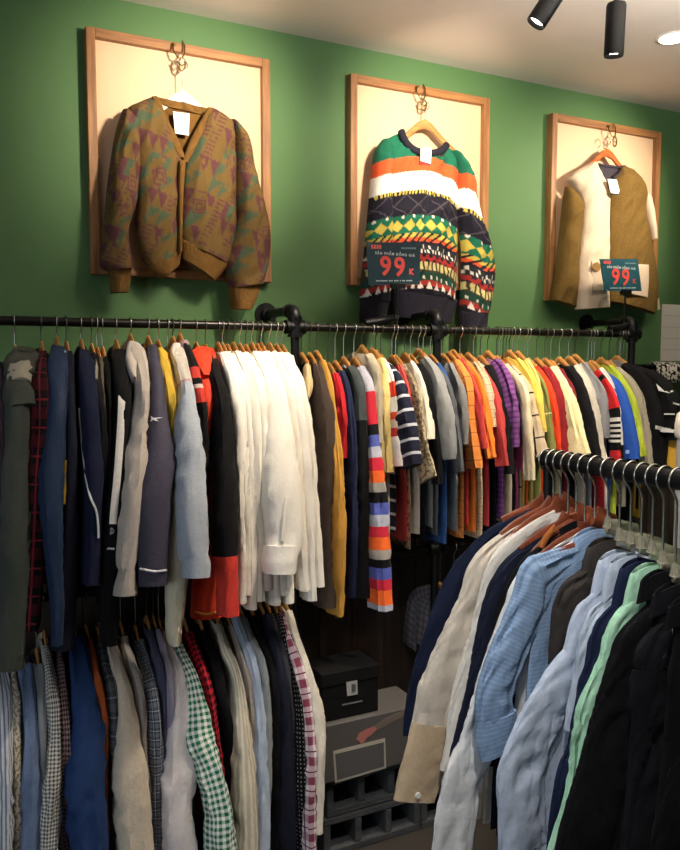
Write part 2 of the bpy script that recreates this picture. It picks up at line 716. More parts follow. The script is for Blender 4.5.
# ------------------------------------------------------------------ upper rail, left half
NAVY, BLACK = '#1b2238', '#0b0b0d'
A = [
    G('jacket', 'dark plum jacket cut by the left picture edge', s('#2c2630'), [(364, -12, 4), (385, -16, 7), (420, -16, 7), (500, -16, 3), (650, -14, -2)], col='rib', L=.795),
    G('hooded_jacket', 'long grey-green hooded rain jacket with pale crumpled lining', s('#3f453f', rough=.6), [(356, 9, 24), (388, 4, 30), (410, 2, 29), (450, 0, 29), (520, -3, 28), (590, -4, 26), (664, -6, 22)], col='none', L=.8, flare=.07,
      bmax=.07, pamp=.006, pd=.016, pieces=[('hood', s('#4c4d45', rough=.6), [(346, 16, 34), (354, 9, 40), (366, 6, 42), (378, 6, 40)], 'grey hood'), ('lining', s('#a9a595'), [(360, 12, 31), (370, 9, 34), (386, 10, 32)], 'pale crumpled lining'), ('lapel', s('#454a44', rough=.6), [(384, 5, 28), (394, 4, 32), (408, 8, 34)], None)]),
    G('flannel_shirt', 'red and black plaid flannel shirt with grey hood', ('plaid', '#0b0a0e', '#4a1019', '#6e1c26', .075), [(352, 40, 47), (368, 36, 48), (388, 33, 48), (425, 32, 47), (470, 28, 46), (540, 25, 44), (625, 21, 38)], col='none', L=.795,
      pieces=[('hood', s('#8d8578'), [(358, 39, 47), (366, 36, 48), (384, 40, 49)], 'grey hood')]),
    G('jacket', 'steel navy puffed nylon jacket with pale collar piping', s('#24334e', rough=.55), [(347, 52, 66), (366, 48, 67), (400, 48, 66), (440, 42, 63), (480, 38, 61), (520, 41, 60), (566, 48, 60), (605, 50, 62), (640, 50, 61)], col='none', L=.795, flare=.1, amp=.005,
      lines=[('piping', s('#a9aab0'), [(51, 352), (58, 349.5), (66, 352)], 1.6, 'pale piping')]),
    G('jacket', 'black navy jacket with a yellow side stripe', s('#141828'), [(352, 65, 73), (370, 65, 74), (420, 63, 75), (500, 60, 76), (580, 55, 75), (644, 50, 73)], col='rib', L=.795, flare=.03,
      lines=[('stripe', s('#c39b2c'), [(68, 378), (68.5, 392)], 3, 'yellow stripe'), ('stripe', s('#c39b2c'), [(66.5, 460), (65.5, 482), (64, 504)], 3.5, 'yellow stripe'), ('stripe', s('#d3c48a'), [(60.5, 598), (59, 620), (56.5, 640)], 3.2, 'pale yellow stripe')]),
    G('track_jacket', 'navy track jacket with wavy white piping', s('#161c33'), [(350, 79, 89), (368, 79, 95), (400, 80, 98), (440, 82, 100), (480, 84, 101), (530, 84, 100), (580, 82, 98)], col='stand', L=.8, flare=.08,
      lines=[('piping', s('#cfd0d2'), [(79, 408), (80.5, 426), (83, 445), (84, 462), (85.5, 476), (90, 496), (96, 510), (98, 524), (98.5, 538)], 1.5, 'white piping')]),
    G('jacket', 'black jacket with a grey-beige shoulder flap', s('#0d0d11'), [(354, 91, 98), (372, 90, 102), (410, 94, 104), (470, 94, 105), (560, 92, 104)], col='rib', L=.8, flare=.03,
      pieces=[('shoulder_flap', s('#8a877a'), [(360, 91, 97), (368, 89, 98), (384, 93, 97)], 'grey-beige flap')]),
    G('coat', 'narrow olive-grey coat beside the black jacket', s('#5a5645'), [(358, 98, 103), (372, 98, 104), (420, 99, 104), (480, 97, 103), (560, 96, 101)], col='rib', L=.8, flare=.0),
    G('jacket', 'plain black jacket left of the white-striped track jacket', s('#060608'), [(357, 103, 108), (378, 103, 110), (430, 103, 111), (520, 101, 110), (600, 98, 108)], col='rib', L=.79, flare=.02),
    G('track_jacket', 'black track jacket with a broad white sleeve stripe', s('#0b0b0e'), [(350, 113, 126), (368, 113, 129), (400, 115, 130), (440, 112, 128), (490, 108, 124), (530, 105, 120), (570, 103, 118), (640, 100, 116)], col='none', L=.79, flare=.09,
      lines=[('sleeve_stripe', s('#d8d5d0'), [(119.5, 362), (121, 376), (122, 400), (120, 440), (117, 480), (114.5, 505), (113, 524)], 7.5, 'broad white stripe'), ('collar_stripe', s('#d5d2cc'), [(114, 358), (119, 354.5), (125, 357)], 3.2, 'white collar stripe'), ('cuff_band', s('#cfccc8'), [(107.5, 548), (111, 548.6), (114.5, 548.8)], 3, 'white cuff band')],
      polys=[('logo', s('#9a9a98'), [[(111 + 3.2 * math.cos(a * PI / 6), 531 + 3.4 * math.sin(a * PI / 6)) for a in range(12)]], 'small round emblem'), ('logo_mark', s('#101011'), [[(109.4, 529), (112, 531), (109.6, 533.2), (111, 531)], [(111.6, 529.2), (113, 530), (112.6, 532.6)]], None)]),
    G('sweatshirt', 'warm light grey sweatshirt with drooping cuff', s('#b3aaa1'), [(344, 129, 139), (354, 131, 145), (390, 136, 149), (430, 130, 147), (480, 125, 144), (530, 119, 138), (558, 116, 133), (566, 119, 131)], col='none', L=.76, flare=.14,
      pieces=[('cuff', s('#aea59c'), [(563, 119, 132), (570, 118, 133), (580, 115, 134), (591, 113, 136)], None), ('hood', s('#b9b0a8'), [(343, 128, 139), (352, 126, 138), (366, 126, 136), (381, 131, 135)], 'folded grey hood')]),
    G('jacket', 'slate jacket with white cross-stroke logo on the sleeve', s('#3d3b4a', rough=.6), [(346, 147, 157), (360, 148, 160), (380, 150, 163), (422, 146, 167), (455, 143, 175), (475, 141, 171), (512, 137, 169), (560, 138, 166), (582, 138, 166)], col='rib', L=.78, flare=.17, amp=.004,
      lines=[('cuff_piping', s('#d5d4d8'), [(139, 567), (146, 570), (156, 571.5), (166, 570)], 2.6, 'white cuff piping'), ('seam', s('#26252f'), [(150, 379), (156, 379.5), (163, 379)], 1, None)],
      polys=[('logo', s('#e4e3e6'), [[(147.8, 416.2), (150.6, 415.8), (154.2, 418), (163, 417.4), (156.4, 418.7), (158.8, 421.2), (155.6, 420.8), (153, 419.6), (148.6, 421.4), (151.4, 418.7)]], 'white logo')]),
    G('hoodie', 'mustard yellow hoodie tucked behind the slate jacket', s('#c2a03a'), [(350, 158, 166), (365, 159, 169), (390, 162, 172), (412, 164, 174), (470, 162, 173), (540, 160, 170)], col='rib', L=.74, flare=.0),
    G('sweatshirt', 'long cream sweatshirt hanging lowest of the row', s('#d8cfb4'), [(362, 167, 178), (378, 169, 180), (420, 170, 180), (470, 171, 181), (530, 169, 183), (580, 167, 184), (625, 167, 181), (640, 170, 179)], col='rib', L=.8, flare=.12),
    G('sweatshirt', 'pale blue-grey sweatshirt with pink shoulder seam', ('bands', [('#c9c1b6', .185), ('#b98a8c', .012), ('#a3abb6', 2.0)], 0, {'once': 1}), [(346, 172, 181), (360, 175, 187), (392, 179, 192), (420, 178, 196), (450, 178, 200), (505, 178, 205), (545, 179, 206), (556, 183, 206)], col='none', L=.74, flare=.2, sw=.215,
      pieces=[('cuff', s('#a5adb7'), [(553, 184, 206), (562, 183, 208), (574, 183, 208)], None), ('hood', s('#d6d0c6'), [(344, 172, 181), (352, 171, 183), (362, 174, 184)], 'pale hood')]),
    G('ski_jacket', 'black and red jacket with a dusty pink collar', ('bands', [('#111012', .14), ('#b3382f', .03), ('#101011', .02), ('#c9b7ae', .012), ('#b3382f', .04), ('#0d0d10', 1.2)], 0, {'once': 1}), [(343, 180, 188), (356, 184, 194), (372, 188, 199), (395, 191, 202), (425, 195, 204), (490, 197, 206), (570, 196, 206)], col='none', L=.78, flare=.04, sw=.19,
      pieces=[('collar', s('#9c7d80'), [(341, 179, 188), (350, 180, 190), (364, 185, 192)], 'dusty pink collar')]),
    G('anorak', 'orange-red anorak with crumpled hood', s('#c53a22', rough=.6), [(352, 193, 208), (368, 197, 210), (400, 200, 212), (440, 202, 214), (500, 204, 219), (556, 196, 221), (590, 193, 222), (613, 192, 223)], col='none', L=.78, flare=.03, sw=.165, pamp=.014, pd=.012, bmax=.05,
      pieces=[('hood', s('#cf4025', rough=.6), [(347, 195, 212), (354, 191, 215), (368, 193, 212), (380, 200, 208)], 'crumpled hood')],
      lines=[('piping', s('#c9953e'), [(200, 378), (204, 420), (206, 470), (205, 540)], 2.4, 'ochre piping'), ('hem_band', s('#c9953e'), [(196, 612.5), (207, 614), (221, 611)], 2.2, 'ochre hem')]),
    G('rugby_jacket', 'black jacket sleeve ending in a red lower half', ('bands', [('#0e0d10', .67), ('#c33a30', 2.0)], 0, {'once': 1}), [(354, 206, 214), (370, 208, 218), (400, 213, 226), (450, 214, 231), (500, 214, 234), (548, 216, 236), (580, 220, 236), (612, 220, 236)], col='rib', L=.76, flare=.16),
]
WH = ('solid', '#efe9dc', {'mottle': .05, 'crease': .35})
WH2 = ('solid', '#f1ece2', {'mottle': .05, 'crease': .35})
wx = [218, 222.5, 227.5, 233.5, 240, 246, 252, 257.5, 263, 270, 277, 283]
ordn = ['first', 'second', 'third', 'fourth', 'fifth', 'sixth', 'seventh', 'eighth', 'ninth', 'tenth', 'eleventh', 'last']
for i, x in enumerate(wx):
    f = x - 218
    top = 352 + (i % 3)
    sh = x + 11 + f * .02
    e = 18 + f * .30
    ph = 'white long-sleeved dress shirt, %s from the left of the white shirts' % ordn[i]
    ends = [598, 590, 604, 596, 585, 600, 590, 598, 604, 586, 596, 582]
    tr = [(top, x + 1, x + 9), (top + 12, x + 5, x + 13), (386, sh - 1, sh + 9), (430, sh + 2 + f * .03, sh + 12 + f * .04), (490, sh + 3 + f * .07, sh + 14 + f * .1), (550, sh + 3 + f * .1, sh + 15 + f * .18), (ends[i], sh + 2 + f * .12, sh + 16 + f * .24)]
    kw = dict(L=.77, hl='wooden hanger holding the %s white shirt from the left' % ordn[i], bmax=.017, amp=.006, a=.19)
    if i == 8:
        tr = [(352, 262, 271), (366, 263, 276), (386, 265, 284), (440, 264, 292), (490, 263, 298), (535, 268, 301), (550, 266, 297)]
        kw.update(flare=.14, bmax=.06, pieces=[('cuff', WH2, [(542, 264, 296), (556, 263, 296), (570, 264, 294)], None)], amp=.006, lines=[('placket', WH2, [(287, 498), (285, 515), (283, 541)], 5, None)])
        ph = 'white dress shirt whose full sleeve hangs in front of the white shirts'
        kw['hl'] = 'wooden hanger holding the full-sleeved white shirt in front'
    A.append(G('dress_shirt', ph, WH if i % 2 else WH2, tr, **kw))
run_rail(A, RAIL_Z, 'front', 'clothes on the upper rail', '')

# ------------------------------------------------------------------ lower rail, left half
C = [
    G('shirt', 'white and blue striped shirt at the left picture edge', ('stripe', '#dfe3ea', '#7d8ba6', .012, .4, 'u'), [(668, -10, 6), (700, -8, 11), (760, -6, 12), (850, -4, 11), (900, -4, 10)], col='none'),
    G('shirt', 'narrow beige printed shirt beside the striped shirt', ('blot', '#cfc6b4', '#8d8069', 90), [(668, 9, 15), (700, 11, 19), (760, 13, 20), (850, 13, 20), (900, 13, 20)], flare=.0),
    G('shirt', 'blue chambray shirt on the lower rail', s('#7285a8'), [(664, 19, 31), (690, 22, 34), (718, 23, 37), (760, 22, 39), (806, 21, 40), (900, 20, 40)]),
    G('shirt', 'pale grey shirt right of the blue chambray shirt', s('#a3a7ab'), [(664, 34, 43), (690, 37, 45), (718, 38, 46), (780, 39, 46), (900, 40, 46)], flare=.0),
    G('shirt', 'white shirt with a fine dark grid check', ('gingham', '#4a4f58', '#ece8dc', .011), [(646, 43, 50), (665, 45, 54), (690, 47, 58), (710, 48, 60), (776, 45, 59), (850, 40, 56), (900, 38, 54)], flare=.08),
    G('shirt', 'maroon micro-check shirt left of the navy shirt', ('gingham', '#2a161c', '#a98f92', .012), [(650, 55, 61), (680, 58, 66), (730, 60, 70), (770, 58, 70), (830, 54, 66), (900, 54, 64)], flare=.02),
    G('shirt', 'royal navy shirt with two full folds', s('#27406f'), [(636, 70, 82), (662, 72, 90), (718, 72, 101), (776, 66, 104), (830, 63, 112), (900, 60, 120)], flare=.12, amp=.012),
    G('shirt', 'narrow rust orange shirt on the lower rail', s('#a5532a'), [(640, 86, 92), (668, 91, 98), (697, 97, 104), (776, 100, 106), (900, 100, 107)], flare=.0),
    G('shirt', 'charcoal shirt with faint grey windowpane plaid', ('plaid', '#2f343b', '#555b62', '#81868b', .05), [(642, 97, 104), (668, 102, 111), (694, 107, 117), (776, 109, 118), (900, 108, 117)], flare=.02),
    G('shirt', 'cream cotton shirt widening to a pale sleeve', s('#d3c7b4'), [(634, 106, 113), (665, 112, 122), (690, 117, 129), (747, 116, 140), (806, 116, 148), (900, 116, 160)], flare=.13),
    G('shirt', 'stone grey shirt right of the cream shirt', s('#9a938c'), [(636, 121, 127), (665, 127, 136), (691, 134, 143), (747, 139, 145), (806, 146, 151), (900, 148, 153)], flare=.0),
    G('shirt', 'dark slate shirt with diagonal plaid lines', ('plaid', '#343944', '#646b78', '#a5a9b0', .026), [(640, 135, 143), (665, 141, 151), (700, 147, 158), (762, 150, 161), (835, 151, 161), (900, 151, 161)], flare=.04),
    G('shirt', 'slim slate blue shirt on the lower rail', s('#4b4c64'), [(630, 148, 153), (650, 152, 158), (675, 158, 164), (747, 159, 165), (900, 160, 166)], flare=.0),
    G('shirt', 'lavender grey shirt left of the white shirt', s('#9a94a6'), [(630, 154, 160), (655, 159, 168), (685, 164, 174), (747, 164, 174), (900, 160, 172)], flare=.02),
    G('shirt', 'white shirt with a bent elbow fold', s('#dcd6d6'), [(632, 158, 167), (650, 164, 174), (673, 171, 183), (718, 169, 187), (760, 167, 195), (775, 165, 193), (806, 162, 189), (850, 161, 198), (900, 160, 204)], flare=.12, amp=.01),
    G('shirt', 'green and white gingham shirt', ('gingham', '#0e6a4c', '#e6ece4', .019), [(632, 166, 176), (655, 174, 186), (680, 184, 197), (712, 184, 206), (736, 184, 211), (770, 199, 221), (806, 207, 230), (850, 207, 234), (900, 206, 238)], flare=.2, amp=.009),
    G('shirt', 'red and black check shirt behind the gingham shirt', ('gingham', '#0d090c', '#c92536', .02), [(632, 185, 192), (655, 193, 202), (682, 202, 211), (712, 208, 215), (780, 212, 220), (900, 214, 222)], flare=.0),
    G('shirt', 'black shirt between the red check and cream shirts', s('#0d0c10'), [(630, 200, 207), (655, 208, 216), (682, 214, 222), (743, 222, 230), (900, 226, 234)], flare=.0),
    G('shirt', 'cream twill shirt with a long straight sleeve', ('stripe', '#d6cfbe', '#bcb39e', .02, .5, 'u'), [(624, 216, 223), (650, 222, 231), (679, 231, 240), (743, 233, 250), (820, 234, 256), (900, 235, 258)], flare=.12),
    G('shirt', 'beige shirt peeping behind the cream twill shirt', s('#b3a99b'), [(625, 229, 233), (650, 236, 242), (682, 243, 250), (743, 247, 253), (900, 250, 256)], flare=.0),
    G('shirt', 'light blue dress shirt on the lower rail', s('#b3c0d2'), [(616, 233, 240), (640, 240, 248), (666, 247, 256), (712, 252, 262), (789, 254, 265), (900, 253, 264)], flare=.08),
    G('shirt', 'grey shirt right of the light blue shirt', s('#8b9294'), [(617, 241, 246), (645, 248, 256), (673, 256, 265), (743, 259, 269), (810, 257, 266), (900, 256, 264)], flare=.04),
    G('shirt', 'plain black shirt right of the grey shirt', s('#09090c'), [(616, 251, 258), (645, 259, 266), (680, 266, 274), (760, 268, 277), (900, 268, 278)], flare=.02),
    G('shirt', 'midnight navy shirt on the lower rail', s('#171a28'), [(614, 261, 268), (640, 268, 275), (675, 274, 284), (760, 277, 290), (900, 278, 292)], flare=.04),
    G('shirt', 'charcoal shirt left of the dotted shirt', s('#2e2f37'), [(613, 268, 274), (640, 274, 281), (672, 280, 287), (760, 285, 293), (900, 286, 294)], flare=.0),
    G('shirt', 'black shirt with small white dots', ('dots', '#09090b', '#8b8b8b', .014), [(613, 275, 281), (640, 281, 289), (690, 290, 299), (760, 293, 304), (840, 295, 306), (900, 295, 306)], flare=.06),
    G('shirt', 'burgundy and white plaid shirt near the iron post', ('plaid', '#e0d2d6', '#7d3a4e', '#5b2438', .06), [(612, 279, 286), (640, 284, 294), (666, 291, 305), (706, 298, 311), (745, 302, 313), (800, 303, 313), (900, 304, 312)], flare=.1),
    G('shirt', 'off-white shirt at the end of the lower rail', s('#d8d1c2'), [(610, 286, 291), (640, 293, 300), (666, 301, 309), (700, 307, 318), (725, 309, 321), (760, 310, 320), (826, 309, 319)], flare=.1),
]
for g in C:
    g.setdefault('L', .68)
    g.setdefault('flare', .05)
    g.setdefault('bmax', .045)
run_rail(C, LOW_Z, 'front', 'shirts on the lower rail', '', hangers=True)
# ------------------------------------------------------------------ upper rail, right half
B = [
    G('shirt', 'black shirt with beige edge right beside the iron post', s('#0e0d10'), [(362, 304, 311), (385, 304, 312), (430, 304, 312), (520, 303, 311), (590, 303, 311)], col='none', bmax=.02,
      pieces=[('collar', s('#b9a47e'), [(366, 304, 310), (385, 304, 311), (399, 303, 306)], 'beige collar')]),
    G('shirt', 'dark brown corduroy shirt nearest the iron post', s('#3f352f'), [(362, 311, 320), (383, 309, 328), (412, 307, 334), (453, 308, 337), (520, 308, 336), (602, 312, 336)], bmax=.05),
    G('cardigan', 'long mustard cardigan behind the brown shirt', s('#b98a3e'), [(360, 319, 326), (385, 325, 333), (420, 329, 337), (480, 333, 343), (540, 333, 344), (609, 326, 343)], bmax=.02, col='rib'),
    G('t_shirt', 'bright red t-shirt with grey neck band', s('#b5222c'), [(372, 331, 338), (392, 334, 343), (420, 335, 346), (455, 336, 346)], col='rib', cfab=s('#8f8b84'), clabel='grey neck band'),
    G('sweater', 'navy sweater right of the red t-shirt', s('#1d2440'), [(370, 338, 345), (390, 342, 351), (440, 344, 356), (520, 343, 357), (592, 342, 355)], col='rib'),
    G('sweater', 'sweater with a dark grey yoke and black sleeve', ('bands', [('#3c4344', .19), ('#0b0c0e', 2.0)], 0, {'once': 1}), [(366, 346, 354), (383, 350, 362), (410, 352, 365), (480, 352, 368), (592, 350, 369)], col='rib', bmax=.03),
    G('sweater', 'multicolour striped sweater with orange, red and blue bands', ('bands', [('#a6a6b4', .0), ('#a6a6b4', .10), ('#b02434', .115), ('#0e0d11', .036), ('#4b56a0', .04), ('#a9adbb', .036), ('#b8263a', .042), ('#e2652c', .042), ('#9c9892', .032), ('#0e0d11', .036), ('#4b56a0', .04), ('#a9adbb', .04), ('#b8263a', .036), ('#e2652c', .044), ('#9c9892', .03), ('#0e0d11', .03), ('#4b56a0', .04), ('#b8263a', .036), ('#e2652c', .05), ('#a9adbb', .1)], 0, {'once': 1}),
      [(366, 357, 364), (385, 361, 372), (410, 363, 375), (430, 365, 378), (460, 367, 382), (500, 368, 385), (545, 369, 387), (606, 369, 391)], col='rib', bmax=.03),
    G('t_shirt', 'beige-grey t-shirt with a wide cream collar', s('#a59c88'), [(354, 364, 373), (370, 370, 380), (400, 373, 381), (440, 373, 381)], cfab=s('#e3dbc6'), clabel='cream collar', col='shirt'),
    G('polo_shirt', 'pale yellow polo shirt with long creased sleeve', s('#dfca86'), [(357, 375, 383), (371, 377, 387), (392, 378, 391), (430, 379, 391), (470, 381, 393)], bmax=.025),
    G('t_shirt', 'white t-shirt with red and orange blocks', ('bands', [('#ece8df', .10), ('#cf3a26', .05), ('#ece8df', .05), ('#cf4a2a', .025), ('#c9b9a6', .03), ('#c23a3a', .03), ('#ece8df', 1.0)], 0, {'once': 1}), [(359, 378, 386), (376, 383, 393), (398, 388, 397), (430, 390, 400), (464, 391, 404)]),
    G('knit_polo', 'navy knit polo with broken white bars', ('stripe', '#1a1d2e', '#b9bcc4', .05, .2, 'v'), [(363, 384, 391), (380, 390, 402), (412, 396, 412), (443, 399, 418), (464, 404, 420)], bmax=.022),
    G('t_shirt', 'coral t-shirt sliver between the navy polos', s('#c94f4c'), [(364, 396, 402), (385, 402, 409), (412, 407, 413), (442, 410, 415)], col='rib'),
    G('t_shirt', 'khaki printed t-shirt with rumpled sleeve end', ('blot', '#b1a183', '#6f6350', 60), [(364, 399, 406), (392, 407, 419), (440, 413, 426), (478, 420, 436)]),
    G('t_shirt', 'off-white t-shirt ending above the khaki sleeve', s('#ddd6c6'), [(361, 408, 415), (383, 413, 425), (423, 418, 432), (438, 420, 434)], col='rib', bmax=.022),
    G('t_shirt', 'plain black t-shirt left of the grey marl one', s('#0c0d10'), [(363, 414, 421), (390, 420, 432), (440, 429, 439), (482, 432, 442)], col='rib'),
    G('t_shirt', 'grey marl t-shirt with a frayed sleeve hem', s('#8a8c8c'), [(357, 421, 430), (374, 428, 441), (406, 435, 451), (445, 440, 455), (457, 442, 455)], col='rib', bmax=.022),
    G('t_shirt', 'charcoal t-shirt right of the grey marl one', s('#54575a'), [(361, 427, 434), (388, 440, 451), (430, 448, 459), (470, 455, 464)], col='rib'),
    G('t_shirt', 'denim blue t-shirt behind the charcoal one', s('#2c4f86'), [(363, 435, 441), (380, 441, 450), (420, 448, 456), (470, 454, 463)], col='rib'),
    G('polo_shirt', 'grey polo shirt left of the orange check shirt', s('#7b7c7c'), [(362, 446, 454), (388, 450, 463), (416, 456, 467), (442, 458, 467)]),
    G('shirt', 'light orange check short-sleeved shirt', ('plaid', '#d98a45', '#d27f3c', '#a4582a', .05), [(360, 453, 460), (382, 460, 472), (426, 465, 476), (466, 466, 482)], bmax=.022),
    G('polo_shirt', 'coral red polo shirt behind the orange check shirt', s('#c9443f'), [(358, 457, 464), (375, 463, 472), (400, 471, 481), (425, 475, 484), (447, 477, 487)]),
    G('t_shirt', 'plain orange t-shirt with straight sleeve', s('#e07c2e'), [(362, 464, 471), (382, 472, 482), (406, 478, 488), (456, 487, 496)], col='rib'),
    G('shirt', 'beige check shirt behind the orange t-shirt', ('plaid', '#cdbd9f', '#c2b08f', '#8d7657', .03), [(361, 472, 479), (380, 480, 489), (402, 486, 493), (425, 489, 495)]),
    G('polo_shirt', 'dusty rose red polo shirt', s('#b7403f'), [(366, 478, 484), (393, 488, 498), (425, 494, 503), (464, 496, 508)]),
    G('polo_shirt', 'black polo shirt with a white collar', s('#0d0d10'), [(364, 484, 492), (390, 490, 501), (430, 501, 509), (472, 505, 513)], cfab=s('#e4e1da'), clabel='white collar'),
    G('polo_shirt', 'purple striped polo shirt with mauve collar', ('stripe', '#7a4a86', '#5e3670', .02, .4, 'v'), [(359, 490, 501), (370, 495, 508), (384, 501, 513), (408, 506, 518), (445, 511, 519)], cfab=s('#a2709b'), clabel='mauve collar'),
    G('t_shirt', 'bubblegum pink t-shirt with flared sleeve', s('#d75c8b'), [(370, 506, 512), (393, 512, 520), (430, 516, 526), (458, 517, 531), (467, 515, 530)], col='rib'),
    G('t_shirt', 'jet black t-shirt between pink and beige plaid', s('#0a0a0d'), [(368, 505, 512), (385, 512, 521), (420, 522, 531), (452, 527, 536)], col='rib'),
    G('polo_shirt', 'cream polo shirt with a low beige sleeve', s('#dccfae'), [(364, 505, 512), (387, 516, 526), (415, 521, 530), (450, 523, 533), (478, 525, 535)]),
    G('shirt', 'beige windowpane shirt with black lines', ('plaid', '#c3b296', '#b9a78a', '#131110', .085), [(366, 509, 515), (387, 521, 532), (412, 527, 538), (440, 531, 544), (455, 534, 548)], bmax=.02),
    G('polo_shirt', 'butter yellow polo shirt', s('#dcbf57'), [(358, 513, 520), (378, 522, 533), (400, 531, 541), (428, 535, 545)]),
    G('t_shirt', 'orange t-shirt sliver beside the yellow polo', s('#dd6a2c'), [(364, 517, 522), (385, 528, 534), (420, 535, 541)], col='rib'),
    G('polo_shirt', 'lemon polo shirt with pale cream collar', s('#d9c873'), [(359, 521, 530), (376, 529, 538), (400, 537, 543), (430, 540, 546)], cfab=s('#ebe3cb'), clabel='pale cream collar'),
    G('polo_shirt', 'olive green polo shirt with a sleeve line', ('bands', [('#7f8547', .19), ('#d8d2a2', .006), ('#7f8547', 1.0)], 0, {'once': 1}), [(368, 530, 536), (387, 538, 547), (420, 543, 552), (452, 546, 556)]),
    G('polo_shirt', 'vermilion polo shirt right of the olive polo', s('#d9401f'), [(366, 533, 539), (388, 543, 552), (416, 549, 558), (448, 554, 561)]),
    G('polo_shirt', 'dark red polo shirt right of the vermilion one', s('#842026'), [(366, 541, 548), (380, 547, 557), (402, 554, 564), (455, 560, 569)]),
    G('shirt', 'pale lemon cream shirt with wide sleeve', s('#e3d8a8'), [(366, 549, 557), (382, 556, 566), (402, 562, 575), (430, 566, 582), (453, 565, 589)], bmax=.02),
    G('t_shirt', 'maroon t-shirt sliver behind the cream shirt', s('#74202c'), [(368, 556, 562), (385, 564, 572), (402, 570, 576), (430, 575, 580)], col='rib'),
    G('polo_shirt', 'black polo shirt between the cream and off-white tops', s('#0c0c0f'), [(365, 563, 572), (380, 570, 582), (405, 577, 590), (456, 585, 601)]),
    G('sweater', 'off-white knit top with slim sleeve', s('#c4beb0'), [(364, 574, 580), (382, 580, 590), (405, 587, 597), (440, 595, 602), (461, 599, 607)], col='rib'),
    G('sweatshirt', 'mid grey sweatshirt right of the off-white knit', s('#7c7d80'), [(362, 580, 587), (375, 585, 595), (392, 592, 605), (415, 597, 608), (436, 599, 608)], col='rib'),
    G('jersey', 'black jersey with red shoulder and white sleeve bars', ('bands', [('#c4262a', .03), ('#0d0d10', .02), ('#c4262a', .125), ('#0d0d10', .04), ('#e0ded8', .011), ('#0d0d10', .011), ('#e0ded8', .011), ('#0d0d10', .011), ('#e0ded8', .011), ('#0d0d10', .011), ('#e0ded8', .011), ('#0d0d10', .011), ('#e0ded8', .011), ('#0d0d10', .03), ('#b8262c', 1.0)], 0, {'once': 1}), [(370, 593, 600), (385, 600, 610), (405, 607, 618), (440, 610, 620), (462, 611, 620)], col='rib'),
    G('t_shirt', 'white t-shirt sliver left of the royal blue one', s('#d9d8d4'), [(368, 597, 603), (385, 608, 615), (412, 616, 623), (443, 618, 624)], col='rib'),
    G('t_shirt', 'royal blue t-shirt with a small hem patch', s('#2750a4'), [(371, 599, 606), (387, 611, 623), (412, 620, 632), (440, 624, 638), (457, 625, 640)], col='rib', bmax=.02),
    G('shirt', 'lime green short-sleeved shirt', s('#a7b93a'), [(365, 606, 613), (381, 613, 624), (402, 624, 635), (430, 631, 641), (455, 637, 646)]),
    G('shirt', 'grey-beige shirt right of the lime green shirt', s('#a29a88'), [(368, 614, 621), (382, 624, 635), (397, 632, 643), (430, 640, 649), (466, 645, 653)]),
    G('t_shirt', 'golden yellow t-shirt sliver by the black t-shirt', s('#caa23c'), [(374, 626, 632), (392, 637, 644), (425, 644, 650), (457, 647, 653)], col='rib'),
    G('t_shirt', 'black t-shirt with a light grey collar near the rail end', s('#0b0b0e'), [(363, 620, 631), (374, 630, 647), (392, 640, 658), (425, 648, 665), (466, 652, 666)], cfab=s('#8e8d8c'), clabel='light grey collar', col='stand', bmax=.03),
    G('bomber_jacket', 'black jacket with white lettering round the sleeve', s('#0c0c0e'), [(367, 628, 634), (373, 642, 656), (385, 656, 670), (405, 662, 679), (428, 657, 681), (438, 658, 680)], col='rib', bmax=.03),
    G('t_shirt', 'amber shirt showing below the lettered black jacket', s('#d6a941'), [(369, 631, 635), (382, 646, 654), (410, 656, 668), (440, 659, 678), (465, 660, 678)], col='rib', bmax=.02),
]
for i, g in enumerate(B):
    g.setdefault('a', .11)
    g.setdefault('L', .73 + .065 * ((i * 7) % 5) / 4)
    g.setdefault('hemw', .0)
# lettering on the bomber sleeve: broken white strokes as far as they can be read
B[-2]['polys'] = [('lettering', s('#d9d9d6'), [[(656 + 3 * k, 425.4 + .75 * k), (658.2 + 3 * k, 425.9 + .75 * k), (657.6 + 3 * k, 429.4 + .7 * k), (655.6 + 3 * k, 428.9 + .7 * k)] for k in range(7)], 'white lettering'),
                  ('sleeve_mark', s('#c9c9c6'), [[(662, 384), (664, 388), (665, 393), (663.4, 391)], [(667, 390), (671, 391), (670.5, 392.4), (667, 391.4)], [(668, 402), (672, 403.5), (671.5, 405), (668, 403.4)], [(669, 413), (674, 414), (673.5, 415.4), (669, 414.5)]], 'white marks')]
B[43]['polys'] = [('hem_patch', s('#7f9fd0'), [[(626, 450), (629.5, 450), (629.5, 453.6), (626, 453.6)]], 'small light patch')]
run_rail(B, RAIL_Z, 'plane', 'clothes on the upper rail', '')

# one plaid shirt and dark neighbours on the lower rail behind the front rack
C2 = [
    G('shirt', 'grey-white plaid shirt hanging low behind the front rack', ('plaid', '#6f6b72', '#8b868a', '#4a444c', .03), [(594, 444, 450), (606, 450, 462), (630, 454, 470), (680, 452, 472), (720, 452, 470)], bmax=.05, L=.42),
    G('shirt', 'dark shirt low behind the front rack', s('#0e0e11'), [(594, 458, 464), (610, 464, 474), (640, 468, 480), (700, 470, 482)], L=.6),
]
for g in C2:
    g['flare'] = .02
run_rail(C2, LOW_Z, 'front', 'shirts on the lower rail', '', hangers=True)

# ------------------------------------------------------------------ the rack in front, its rail running towards the wall
def rail_y(px):
    return onX(px, 459 + .163 * (px - 545), D_X).y


